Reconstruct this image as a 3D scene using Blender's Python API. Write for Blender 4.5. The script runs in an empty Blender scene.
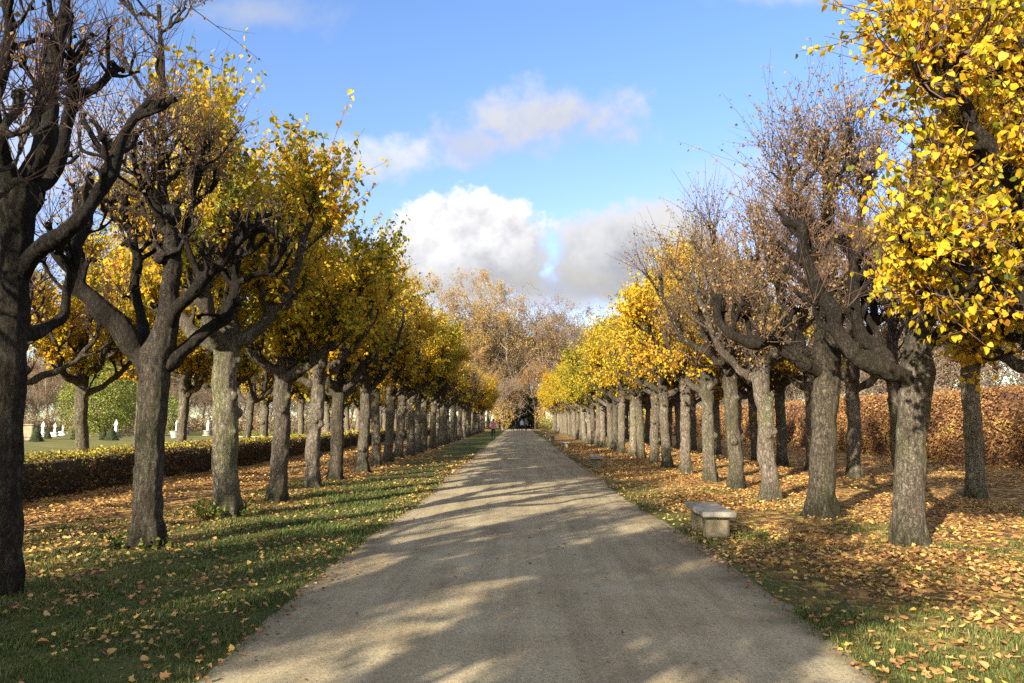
import bpy, math, random
import numpy as np
from mathutils import Vector, Matrix, noise, Euler

R = math.radians
scene = bpy.context.scene
COL = scene.collection
rng = np.random.default_rng(11)
random.seed(11)

# ------------------------------------------------------------------ camera
F = 740.0
EYE = 1.6
cam_d = bpy.data.cameras.new("camera")
cam = bpy.data.objects.new("camera", cam_d)
COL.objects.link(cam)
cam.location = (0, 0, EYE)
cam.rotation_euler = (R(90 + 6.06), 0, R(0.46))
cam_d.sensor_width = 36.0
cam_d.lens = F / 1024 * 36
cam_d.clip_start = 0.05
cam_d.clip_end = 3000
scene.camera = cam
CAMR = Euler(cam.rotation_euler).to_matrix()


def ray(px, py):
    return CAMR @ Vector(((px - 512) / F, -(py - 341.5) / F, -1.0))


def at(px, py, Y):
    """world point seen at a photo pixel, at ground distance Y."""
    d = ray(px, py)
    return np.array(Vector((0, 0, EYE)) + d * (Y / d.y))


# ------------------------------------------------------------------ mesh helpers
def mk_mesh(name, V, loops, totals, mat=None, tint=None, smooth=False):
    me = bpy.data.meshes.new(name)
    V = np.asarray(V, dtype=np.float32).reshape(-1, 3)
    loops = np.asarray(loops, dtype=np.int32).ravel()
    totals = np.asarray(totals, dtype=np.int32).ravel()
    me.vertices.add(len(V))
    me.vertices.foreach_set("co", V.ravel())
    me.loops.add(len(loops))
    me.loops.foreach_set("vertex_index", loops)
    me.polygons.add(len(totals))
    starts = np.zeros(len(totals), dtype=np.int32)
    starts[1:] = np.cumsum(totals)[:-1]
    me.polygons.foreach_set("loop_start", starts)
    me.polygons.foreach_set("loop_total", totals)
    if tint is not None:
        a = me.attributes.new("tint", 'FLOAT', 'FACE')
        a.data.foreach_set("value", np.asarray(tint, dtype=np.float32))
    if smooth:
        me.polygons.foreach_set("use_smooth", np.ones(len(totals), dtype=bool))
    if mat:
        me.materials.append(mat)
    me.update(calc_edges=True)
    me.validate()
    return me


def link(name, me, parent=None, loc=None):
    o = bpy.data.objects.new(name, me)
    COL.objects.link(o)
    if parent:
        o.parent = parent
    if loc is not None:
        o.location = loc
    return o


def tag(o, label=None, cat=None, group=None, kind=None):
    if label: o["label"] = label
    if cat: o["category"] = cat
    if group: o["group"] = group
    if kind: o["kind"] = kind
    return o


def empty(name, loc, rz=0.0):
    o = bpy.data.objects.new(name, None)
    o.empty_display_size = 0.2
    COL.objects.link(o)
    o.location = loc
    o.rotation_euler = (0, 0, rz)
    return o


def copy_tree(o, parent=None):
    c = o.copy()
    COL.objects.link(c)
    c.parent = parent
    for ch in list(o.children):
        copy_tree(ch, c)
    return c


def nrm(a):
    a = np.asarray(a, dtype=float)
    return a / (np.linalg.norm(a, axis=-1, keepdims=True) + 1e-9)


class MB:
    """collects polygons of one mesh"""
    def __init__(s):
        s.V = []; s.F = []
    def add(s, verts, faces):
        b = len(s.V)
        s.V.extend([tuple(v) for v in verts])
        s.F.extend([tuple(i + b for i in f) for f in faces])
    def tube(s, P, rad, k=8, caps=True, jit=0.0, rg=None):
        P = np.asarray(P, float); n = len(P)
        T = np.gradient(P, axis=0); T = nrm(T)
        up = np.array((0.13, 0.31, 0.94))
        if abs(T[0] @ up) > 0.9: up = np.array((0.94, 0.31, 0.13))
        vs = []
        u = nrm(np.cross(T[0], up))
        for i in range(n):
            u = u - T[i] * (u @ T[i]); u = nrm(u)
            w = np.cross(T[i], u)
            for j in range(k):
                a = 2 * math.pi * j / k
                r = rad[i] * (1 + (rg.uniform(-jit, jit) if jit else 0))
                vs.append(P[i] + (u * math.cos(a) + w * math.sin(a)) * r)
        fs = []
        for i in range(n - 1):
            for j in range(k):
                fs.append((i * k + j, i * k + (j + 1) % k, (i + 1) * k + (j + 1) % k, (i + 1) * k + j))
        if caps:
            fs.append(tuple(range(k - 1, -1, -1)))
            fs.append(tuple((n - 1) * k + j for j in range(k)))
        s.add(vs, fs)
    def ball(s, c, r, k=8, m=5):
        vs = [(c[0], c[1], c[2] - r)]
        for i in range(1, m):
            t = math.pi * i / m
            for j in range(k):
                a = 2 * math.pi * j / k
                vs.append((c[0] + r * math.sin(t) * math.cos(a), c[1] + r * math.sin(t) * math.sin(a), c[2] - r * math.cos(t)))
        vs.append((c[0], c[1], c[2] + r))
        fs = []
        for j in range(k):
            fs.append((0, 1 + (j + 1) % k, 1 + j))
        for i in range(m - 2):
            for j in range(k):
                a = 1 + i * k + j; b = 1 + i * k + (j + 1) % k
                fs.append((a, b, b + k, a + k))
        last = len(vs) - 1
        for j in range(k):
            fs.append((last, 1 + (m - 2) * k + j, 1 + (m - 2) * k + (j + 1) % k))
        s.add(vs, fs)
    def box(s, x0, x1, y0, y1, z0, z1):
        v = [(x, y, z) for z in (z0, z1) for y in (y0, y1) for x in (x0, x1)]
        s.add(v, [(0, 2, 3, 1), (4, 5, 7, 6), (0, 1, 5, 4), (2, 6, 7, 3), (0, 4, 6, 2), (1, 3, 7, 5)])
    def mesh(s, name, mat=None, smooth=False):
        loops = [i for f in s.F for i in f]
        return mk_mesh(name, s.V, loops, [len(f) for f in s.F], mat, smooth=smooth)


def thin_tubes(name, paths, mat, k=3):
    """many thin twigs as one mesh; paths = list of (P[n,3], r[n]) with the same n -> vectorised"""
    if not paths:
        paths = [(np.array([[0, 0, 3], [0, 0, 3.01], [0, 0, 3.02]]), np.array([.002] * 3))]
    by = {}
    for P, r in paths:
        by.setdefault(len(P), []).append((P, r))
    Vs, Ls, base = [], [], 0
    for n, lst in by.items():
        P = np.array([p for p, _ in lst], float); r = np.array([q for _, q in lst], float)
        m = len(lst)
        T = nrm(np.gradient(P, axis=1))
        ref = np.array((0.3, 0.4, 0.2))
        U = nrm(np.cross(T, ref)); W = np.cross(T, U)
        ang = np.arange(k) * 2 * math.pi / k
        ring = P[:, :, None, :] + r[:, :, None, None] * (U[:, :, None, :] * np.cos(ang)[None, None, :, None] + W[:, :, None, :] * np.sin(ang)[None, None, :, None])
        Vs.append(ring.reshape(-1, 3))
        idx = base + np.arange(m * n * k).reshape(m, n, k)
        a = idx[:, :-1, :]; b = np.roll(a, -1, axis=2); d = idx[:, 1:, :]; c = np.roll(d, -1, axis=2)
        Ls.append(np.stack([a, b, c, d], -1).reshape(-1, 4))
        base += m * n * k
    V = np.concatenate(Vs); L = np.concatenate(Ls)
    return mk_mesh(name, V, L, np.full(len(L), 4), mat, smooth=True)


HEART = np.array([(0, 0, 0), (-.30, -.04, .05), (-.46, .25, .10), (-.30, .68, .05), (0, 1.02, -.04),
                  (.30, .68, .05), (.46, .25, .10), (.30, -.04, .05)], float)
HEART_F = np.array([(0, 1, 2, 3, 4), (0, 4, 5, 6, 7)])
MAPLE = np.array([(0, 0, 0), (-.22, .02, .04), (-.52, .18, .10), (-.30, .40, .06), (-.46, .72, .12), (-.16, .66, .02), (0, 1.05, -.03),
                  (.16, .66, .02), (.46, .72, .12), (.30, .40, .06), (.52, .18, .10), (.22, .02, .04)], float)
MAPLE_F = np.array([(0, 1, 2, 3, 4, 5, 6), (0, 6, 7, 8, 9, 10, 11)])
OVAL = np.array([(0, 0, 0), (-.36, .5, .08), (0, 1.0, 0), (.36, .5, .08)], float)
OVAL_F = np.array([(0, 1, 2), (0, 2, 3)])


def leaves_mesh(name, P, A, N, S, T, mat, shape='heart', curl=1.0):
    base, faces = {'heart': (HEART, HEART_F), 'oval': (OVAL, OVAL_F), 'maple': (MAPLE, MAPLE_F)}[shape]
    n = len(P)
    A = nrm(A)
    X = nrm(np.cross(A, N)); N = np.cross(X, A)
    S = np.asarray(S).reshape(n, 1, 1)
    cz = curl if np.isscalar(curl) else np.asarray(curl).reshape(n, 1, 1)
    W = rng.uniform(.68, 1.12, (n, 1, 1)); sk = rng.normal(0, .14, (n, 1, 1))
    V = P[:, None, :] + S * ((base[None, :, 0, None] * W + sk * base[None, :, 1, None] ** 2) * X[:, None, :] + base[None, :, 1, None] * A[:, None, :] + cz * base[None, :, 2, None] * N[:, None, :])
    k = len(base)
    L = (np.arange(n)[:, None, None] * k + faces[None]).reshape(-1)
    tot = np.full(n * len(faces), faces.shape[1])
    return mk_mesh(name, V.reshape(-1, 3), L, tot, mat, tint=np.repeat(T, len(faces)))


# ------------------------------------------------------------------ materials
class NT:
    def __init__(s, tree):
        s.t = tree
    def n(s, kind, **kw):
        nd = s.t.nodes.new(kind)
        for k, v in kw.items():
            if k.startswith("i_"):
                key = k[2:]
                key = int(key) if key.isdigit() else key.replace("_", " ")
                s.set(nd.inputs[key], v)
            else:
                setattr(nd, k, v)
        return nd
    def set(s, sock, v):
        if isinstance(v, bpy.types.NodeSocket):
            s.t.links.new(v, sock)
        else:
            sock.default_value = v
    def m(s, op, a, b=None, c=None, clamp=False):
        nd = s.t.nodes.new("ShaderNodeMath"); nd.operation = op; nd.use_clamp = clamp
        for i, v in enumerate((a, b, c)):
            if v is not None: s.set(nd.inputs[i], v)
        return nd.outputs[0]
    def mix(s, f, a, b, blend='MIX'):
        nd = s.t.nodes.new("ShaderNodeMix"); nd.data_type = 'RGBA'; nd.blend_type = blend
        s.set(nd.inputs[0], f); s.set(nd.inputs[6], a); s.set(nd.inputs[7], b)
        return nd.outputs[2]
    def ramp(s, f, stops, interp='LINEAR'):
        nd = s.t.nodes.new("ShaderNodeValToRGB"); nd.color_ramp.interpolation = interp
        el = nd.color_ramp.elements
        while len(el) < len(stops): el.new(0.5)
        for e, (p, c) in zip(el, stops):
            e.position = p; e.color = (*c, 1) if len(c) == 3 else c
        s.set(nd.inputs[0], f)
        return nd.outputs[0]
    def noise(s, vec, scale, detail=4, rough=0.55, dims='3D'):
        nd = s.n("ShaderNodeTexNoise", noise_dimensions=dims)
        if vec is not None: s.set(nd.inputs["Vector"], vec)
        nd.inputs["Scale"].default_value = scale; nd.inputs["Detail"].default_value = detail
        nd.inputs["Roughness"].default_value = rough
        return nd.outputs["Fac"]
    def smooth(s, x, lo, hi):
        nd = s.n("ShaderNodeMapRange", interpolation_type='SMOOTHSTEP', clamp=True)
        s.set(nd.inputs[0], x); s.set(nd.inputs[1], lo); s.set(nd.inputs[2], hi)
        nd.inputs[3].default_value = 0; nd.inputs[4].default_value = 1
        return nd.outputs[0]


def new_mat(name):
    m = bpy.data.materials.new(name)
    m.use_nodes = True
    m.node_tree.nodes.clear()
    t = NT(m.node_tree)
    out = t.n("ShaderNodeOutputMaterial")
    return m, t, out


def principled(t, out, col, rough=0.8, bump=None, bstr=0.5, bdist=0.02, spec=0.3):
    p = t.n("ShaderNodeBsdfPrincipled")
    t.set(p.inputs["Base Color"], col if isinstance(col, bpy.types.NodeSocket) else (*col, 1))
    t.set(p.inputs["Roughness"], rough)
    p.inputs["Specular IOR Level"].default_value = spec
    if bump is not None:
        b = t.n("ShaderNodeBump"); b.inputs["Strength"].default_value = bstr; b.inputs["Distance"].default_value = bdist
        t.set(b.inputs["Height"], bump); t.t.links.new(b.outputs[0], p.inputs["Normal"])
    if out is not None:
        t.t.links.new(p.outputs[0], out.inputs[0])
    return p


def mat_leaf(name, stops, trans=0.35, var=0.12):
    m, t, out = new_mat(name)
    a = t.n("ShaderNodeAttribute", attribute_name="tint").outputs["Fac"]
    oi = t.n("ShaderNodeObjectInfo")
    shift = t.m('MULTIPLY', t.m('SUBTRACT', oi.outputs["Random"], 0.5), var)
    col = t.ramp(t.m('ADD', a, shift, clamp=True), stops)
    d = t.n("ShaderNodeBsdfPrincipled")
    t.set(d.inputs["Base Color"], col); d.inputs["Roughness"].default_value = 0.55
    d.inputs["Specular IOR Level"].default_value = 0.25
    tr = t.n("ShaderNodeBsdfTranslucent"); t.set(tr.inputs["Color"], col)
    mx = t.n("ShaderNodeMixShader"); mx.inputs[0].default_value = trans
    t.t.links.new(d.outputs[0], mx.inputs[1]); t.t.links.new(tr.outputs[0], mx.inputs[2])
    t.t.links.new(mx.outputs[0], out.inputs[0])
    return m


LIME = [(0.0, (.055, .085, .012)), (0.22, (.20, .21, .02)), (0.42, (.52, .42, .022)), (0.62, (.71, .45, .022)), (0.84, (.58, .29, .03)), (1.0, (.17, .075, .03))]
M_LEAF = mat_leaf("lime_leaf", LIME, 0.5, 0.14)
M_BROWNLEAF = mat_leaf("withered_leaf", [(0, (.32, .19, .065)), (.4, (.23, .135, .055)), (.8, (.14, .085, .042)), (1, (.48, .34, .06))], 0.25, 0.2)
M_LITTER = mat_leaf("fallen_leaf", [(0, (.12, .06, .03)), (.2, (.26, .13, .05)), (.42, (.43, .22, .075)), (.65, (.58, .36, .125)), (.85, (.66, .45, .07)), (1, (.60, .50, .28))], 0.15, 0.0)
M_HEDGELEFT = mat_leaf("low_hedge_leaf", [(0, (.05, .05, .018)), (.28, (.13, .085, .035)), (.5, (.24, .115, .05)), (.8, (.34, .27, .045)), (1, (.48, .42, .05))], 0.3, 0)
M_BEECH = mat_leaf("copper_beech_leaf", [(0, (.16, .085, .045)), (.35, (.30, .15, .06)), (.65, (.42, .23, .085)), (.88, (.52, .36, .08)), (1, (.30, .26, .06))], 0.3, 0)
M_GOLD = mat_leaf("woodland_leaf", [(0, (.14, .13, .04)), (.35, (.40, .28, .07)), (.7, (.43, .255, .07)), (1, (.27, .145, .06))], 0.3, 0.25)
M_DULL = mat_leaf('dry_woodland_leaf', [(0, (.28, .185, .075)), (.5, (.22, .145, .07)), (1, (.15, .105, .062))], .25, .3)
M_EVERGREEN = mat_leaf("evergreen_leaf", [(0, (.014, .02, .01)), (.5, (.035, .048, .018)), (1, (.075, .085, .025))], 0.2, 0.1)
M_WILLOW = mat_leaf("pale_green_leaf", [(0, (.05, .08, .015)), (.5, (.17, .20, .03)), (1, (.36, .33, .05))], 0.3, 0.1)
M_GRASS = mat_leaf("grass_blade", [(0, (.046, .070, .016)), (.5, (.105, .140, .030)), (.78, (.19, .19, .055)), (1, (.36, .29, .12))], 0.3, 0)


def mat_bark():
    m, t, out = new_mat("lime_bark")
    tc = t.n("ShaderNodeTexCoord")
    oi = t.n("ShaderNodeObjectInfo")
    mp = t.n("ShaderNodeMapping"); t.set(mp.inputs[0], tc.outputs["Object"]); mp.inputs["Scale"].default_value = (1, 1, .28)
    off = t.n("ShaderNodeVectorMath", operation='ADD'); t.set(off.inputs[0], mp.outputs[0])
    comb = t.n("ShaderNodeCombineXYZ"); t.set(comb.inputs[2], t.m('MULTIPLY', oi.outputs["Random"], 37.0)); t.set(off.inputs[1], comb.outputs[0])
    v = off.outputs[0]
    n1 = t.noise(v, 22, 6, .65)
    n2 = t.noise(off.outputs[0], 3.2, 4, .6)
    n3 = t.noise(tc.outputs["Object"], 60, 3, .6)
    n1b = t.noise(v, 55, 5, .75)
    n1 = t.m('ADD', t.m('MULTIPLY', n1, .55), t.m('MULTIPLY', n1b, .45))
    base = t.ramp(n1, [(.34, (.04, .034, .027)), (.45, (.125, .105, .08)), (.56, (.22, .19, .145)), (.70, (.33, .29, .225))])
    alg = t.smooth(n2, .5, .68)
    base = t.mix(t.m('MULTIPLY', alg, .55), base, (.155, .165, .075, 1))
    stain = t.smooth(t.noise(off.outputs[0], 5.5, 5, .65), .54, .66)
    base = t.mix(t.m('MULTIPLY', stain, .40), base, (.05, .042, .034, 1))
    pale = t.smooth(t.noise(v, 9, 4, .6), .58, .66)
    base = t.mix(t.m('MULTIPLY', pale, .45), base, (.36, .33, .26, 1))
    # upper wood: dark young bark, with the limbs' shade put into the colour too
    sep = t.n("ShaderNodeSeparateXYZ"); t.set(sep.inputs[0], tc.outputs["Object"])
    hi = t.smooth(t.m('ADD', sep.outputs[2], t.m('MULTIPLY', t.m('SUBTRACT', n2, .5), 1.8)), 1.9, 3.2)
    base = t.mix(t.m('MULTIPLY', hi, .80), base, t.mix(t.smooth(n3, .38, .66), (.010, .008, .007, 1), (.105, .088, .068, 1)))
    foot = t.smooth(t.m('ADD', sep.outputs[2], t.m('MULTIPLY', n2, -.5)), .25, -.15)
    base = t.mix(t.m('MULTIPLY', foot, .6), base, (.055, .06, .028, 1))
    val = t.m('ADD', t.m('MULTIPLY', oi.outputs["Random"], .35), .98)
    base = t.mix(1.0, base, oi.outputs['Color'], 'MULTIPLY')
    base = t.mix(1.0, base, t.n("ShaderNodeCombineColor", i_0=val, i_1=val, i_2=val).outputs[0], 'MULTIPLY')
    vf = t.n("ShaderNodeTexVoronoi", feature='DISTANCE_TO_EDGE'); vf.inputs["Scale"].default_value = 24
    wv = t.n("ShaderNodeVectorMath", operation='ADD'); t.set(wv.inputs[0], v)
    wc = t.n("ShaderNodeCombineXYZ"); t.set(wc.inputs[0], t.m('MULTIPLY', n1, .22)); t.set(wc.inputs[1], t.m('MULTIPLY', n3, .16)); t.set(wv.inputs[1], wc.outputs[0])
    t.set(vf.inputs["Vector"], wv.outputs[0])
    crack = t.smooth(vf.outputs["Distance"], .0, .14)
    base = t.mix(t.m('MULTIPLY', t.m('SUBTRACT', 1.0, crack), .26), base, (.028, .023, .018, 1))
    h = t.m('ADD', t.m('ADD', n1, t.m('MULTIPLY', n3, .35)), t.m('MULTIPLY', crack, .4))
    principled(t, out, base, .9, h, 1.0, .035, .12)
    return m


M_BARK = mat_bark()


def simple_noise_mat(name, c0, c1, scale, rough=.85, bstr=.3, bdist=.01, stretch=(1, 1, 1), spec=.3):
    m, t, out = new_mat(name)
    tc = t.n("ShaderNodeTexCoord")
    mp = t.n("ShaderNodeMapping"); t.set(mp.inputs[0], tc.outputs["Object"]); mp.inputs["Scale"].default_value = stretch
    n1 = t.noise(mp.outputs[0], scale, 5, .6)
    n2 = t.noise(mp.outputs[0], scale * 6, 3, .6)
    f = t.m('ADD', t.m('MULTIPLY', n1, .82), t.m('MULTIPLY', n2, .18))
    col = t.ramp(f, [(.3, c0), (.7, c1)])
    principled(t, out, col, rough, f, bstr, bdist, spec)
    return m


M_TWIG = simple_noise_mat("twig_bark", (.06, .038, .028), (.15, .085, .06), 3)
M_TWIGBROWN = simple_noise_mat("reddish_twig_bark", (.05, .034, .022), (.145, .10, .06), 3)
M_WOODTWIG = simple_noise_mat("grey_twig_bark", (.11, .085, .062), (.25, .19, .14), 1.5)
M_STONE = simple_noise_mat("bench_stone", (.17, .155, .12), (.34, .31, .25), 4, .85, .12, .006)
M_STONEOCHRE = simple_noise_mat("ochre_stone", (.13, .105, .062), (.33, .27, .165), 3, .85, .15, .006)
M_WHITE = simple_noise_mat("white_marble", (.62, .61, .58), (.82, .81, .78), 2, .6, .2, .01)
M_TOPIARY_CORE = simple_noise_mat("topiary_core", (.015, .025, .01), (.03, .05, .015), 6)
M_HEDGECORE = simple_noise_mat("hedge_wood", (.02, .016, .012), (.06, .045, .03), 8)
M_BEECHCORE = simple_noise_mat("beech_hedge_wood", (.06, .032, .02), (.15, .075, .04), 5)
M_SKIN = simple_noise_mat("skin", (.48, .30, .22), (.55, .35, .26), 8, .6, .05)
M_HAIR = simple_noise_mat("brown_hair", (.05, .03, .018), (.11, .065, .035), 40, .5, .2)
M_PINK = simple_noise_mat("pink_cloth", (.62, .16, .28), (.74, .24, .36), 12, .8, .1)
M_BLACK = simple_noise_mat("black_cloth", (.010, .010, .012), (.028, .028, .032), 12, .8, .1)
M_NAVY = simple_noise_mat("dark_blue_cloth", (.012, .016, .03), (.03, .036, .06), 12, .8, .1)
M_GREYCLOTH = simple_noise_mat("grey_cloth", (.10, .10, .11), (.18, .18, .19), 12, .8, .1)
M_WHITECLOTH = simple_noise_mat("white_cloth", (.55, .55, .55), (.7, .7, .7), 12, .8, .1)


# ------------------------------------------------------------------ ground
def gz(x, y):
    """gentle unevenness of the lawns; flat under the path"""
    x = np.asarray(x, float); y = np.asarray(y, float)
    d = np.clip((np.abs(x) - 2.4) / 2.0, 0, 1)
    return d * (.030 * np.sin(x * .9 + 1.3) * np.sin(y * .55) + .018 * np.sin(x * 2.1 + y * 1.4) + .012 * np.sin(y * 2.7 - x * .6))


def axis(lo, hi, fine_lo, fine_hi, step, grow=1.25):
    a = list(np.arange(fine_lo, fine_hi, step))
    s = step
    x = a[-1]
    while x < hi:
        s *= grow; x += s; a.append(min(x, hi))
    s = step; x = a[0]
    pre = []
    while x > lo:
        s *= grow; x -= s; pre.append(max(x, lo))
    return np.array(pre[::-1] + a)


def grid_mesh(name, xs, ys, zf, mat):
    X, Y = np.meshgrid(xs, ys)
    Z = zf(X, Y)
    V = np.stack([X, Y, Z], -1).reshape(-1, 3)
    nx, ny = len(xs), len(ys)
    i = np.arange(nx - 1)[None, :] + nx * np.arange(ny - 1)[:, None]
    L = np.stack([i, i + 1, i + nx + 1, i + nx], -1).reshape(-1, 4)
    return mk_mesh(name, V, L, np.full(len(L), 4), mat, smooth=True)


def mat_ground():
    m, t, out = new_mat("lawn_with_leaf_litter")
    tc = t.n("ShaderNodeTexCoord"); P = tc.outputs["Object"]
    sep = t.n("ShaderNodeSeparateXYZ"); t.set(sep.inputs[0], P)
    x, y = sep.outputs[0], sep.outputs[1]
    big = t.noise(P, .55, 4, .6)
    mid = t.noise(P, 3.0, 4, .6)
    fine = t.noise(P, 40, 4, .7)
    grass = t.ramp(fine, [(.3, (.03, .038, .012)), (.5, (.075, .09, .024)), (.7, (.13, .135, .04))])
    grass = t.mix(t.smooth(mid, .5, .75), grass, (.115, .105, .04, 1))
    vo = t.n("ShaderNodeTexVoronoi"); t.set(vo.inputs["Vector"], P); vo.inputs["Scale"].default_value = 11
    sc = t.n("ShaderNodeSeparateColor"); t.set(sc.inputs[0], vo.outputs["Color"])
    leafc = t.ramp(sc.outputs[0], [(0, (.12, .06, .03)), (.25, (.25, .12, .045)), (.5, (.40, .21, .07)), (.8, (.55, .34, .11)), (1, (.66, .46, .08))])
    soil = t.mix(fine, (.05, .033, .02, 1), (.13, .08, .045, 1))
    cover = t.smooth(t.m('ADD', sc.outputs[1], t.m('MULTIPLY', fine, .3)), .35, .5)
    litter = t.mix(cover, soil, leafc)
    # where leaves gather: between tree row and hedge on the low-hedge side, everywhere beyond the path on the other
    xl = t.m('ADD', x, t.m('MULTIPLY', t.m('SUBTRACT', big, .5), 2.5))
    left = t.m('MULTIPLY', t.smooth(xl, -3.4, -5.6), t.smooth(y, 3, 13))
    garden = t.smooth(x, -10.2, -11.4)
    left = t.m('MULTIPLY', left, t.m('SUBTRACT', 1.0, garden))
    right = t.m('MULTIPLY', t.smooth(xl, 2.0, 3.4), t.m('ADD', t.m('MULTIPLY', t.smooth(y, 4, 10), .6), .35))
    f = t.m('ADD', left, right, clamp=True)
    f = t.m('MULTIPLY', f, t.smooth(mid, .22, .5))
    col = t.mix(f, grass, litter)
    lawn = t.ramp(big, [(.35, (.12, .12, .035)), (.65, (.22, .185, .06))])
    col = t.mix(t.m('MULTIPLY', garden, .8), col, lawn)
    h = t.m('ADD', t.m('MULTIPLY', fine, .6), t.m('MULTIPLY', vo.outputs["Distance"], .7))
    principled(t, out, col, .95, h, .7, .03, .1)
    return m


g = link("ground", grid_mesh("ground", axis(-700, 700, -12, 18, .5), axis(-300, 1500, -4, 40, .5), gz, mat_ground()))
tag(g, "autumn lawn strewn with fallen leaves under the lime rows", kind="structure")


def mat_path():
    m, t, out = new_mat("rolled_gravel")
    tc = t.n("ShaderNodeTexCoord"); P = tc.outputs["Object"]
    mp = t.n("ShaderNodeMapping"); t.set(mp.inputs[0], P); mp.inputs["Scale"].default_value = (1, .045, 1)
    tracks = t.noise(mp.outputs[0], 3.4, 6, .68)
    blot = t.noise(P, .8, 5, .62)
    fine = t.noise(P, 90, 3, .7)
    grit = t.n("ShaderNodeTexVoronoi"); t.set(grit.inputs["Vector"], P); grit.inputs["Scale"].default_value = 85
    sc = t.n("ShaderNodeSeparateColor"); t.set(sc.inputs[0], grit.outputs["Color"])
    f = t.m('ADD', t.m('MULTIPLY', tracks, .5), t.m('MULTIPLY', blot, .5))
    col = t.ramp(f, [(.34, (.215, .17, .10)), (.5, (.345, .283, .172)), (.66, (.46, .39, .245))])
    g2 = t.ramp(sc.outputs[0], [(0, (.55, .54, .53)), (.25, (.88, .88, .87)), (.7, (1.03, 1.03, 1.02)), (1, (1.25, 1.23, 1.2))])
    col = t.mix(.8, col, g2, 'MULTIPLY')
    col = t.mix(t.m('MULTIPLY', t.smooth(fine, .55, .75), .35), col, (.13, .11, .09, 1))
    # worn mossy, dirty margins with their own ragged shape
    sep = t.n("ShaderNodeSeparateXYZ"); t.set(sep.inputs[0], P)
    ax = t.m('ABSOLUTE', t.m('SUBTRACT', sep.outputs[0], .13))
    edge = t.smooth(t.m('ADD', ax, t.m('MULTIPLY', t.m('SUBTRACT', t.noise(P, 2.4, 6, .7), .5), 1.5)), 1.75, 2.3)
    col = t.mix(t.m('MULTIPLY', edge, .6), col, (.10, .085, .05, 1))
    h = t.m('ADD', t.m('ADD', t.m('MULTIPLY', fine, .35), t.m('MULTIPLY', sc.outputs[0], .35)), t.m('MULTIPLY', t.noise(P, 14, 4, .6), .8))
    principled(t, out, col, .95, h, .55, .018, .12)
    return m


def path_mesh():
    ys = np.concatenate([np.arange(-25, 0, 1.), np.arange(0, 40, .12), np.arange(40, 170, 1.5)])
    def wob(y, s):
        return .10 * math.sin(y * .43 + s) + .05 * noise.noise((y * 1.3, s, 0)) * 2 + .035 * noise.noise((y * 5.1, s * 3, 1)) * 2
    V, L = [], []
    fr = np.linspace(0, 1, 13)
    for y in ys:
        xl = -1.98 + wob(y, 1.0) * .8
        xr = 2.27 + wob(y, 4.0)
        for f in fr:
            x = xl + (xr - xl) * f
            V.append((x, y, .004 + .035 * (1 - (2 * f - 1) ** 2)))
    k = len(fr)
    i = np.arange(k - 1)[None, :] + k * np.arange(len(ys) - 1)[:, None]
    L = np.stack([i, i + 1, i + k + 1, i + k], -1).reshape(-1, 4)
    return mk_mesh("path", V, L, np.full(len(L), 4), mat_path(), smooth=True)


tag(link("path", path_mesh()), "wide straight path of rolled sandy gravel", kind="structure")


# ---- fallen leaves and grass blades
def nz(x, y, s, seed=0.0):
    return np.array([noise.noise((a * s, b * s, seed)) for a, b in zip(x, y)])


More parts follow.
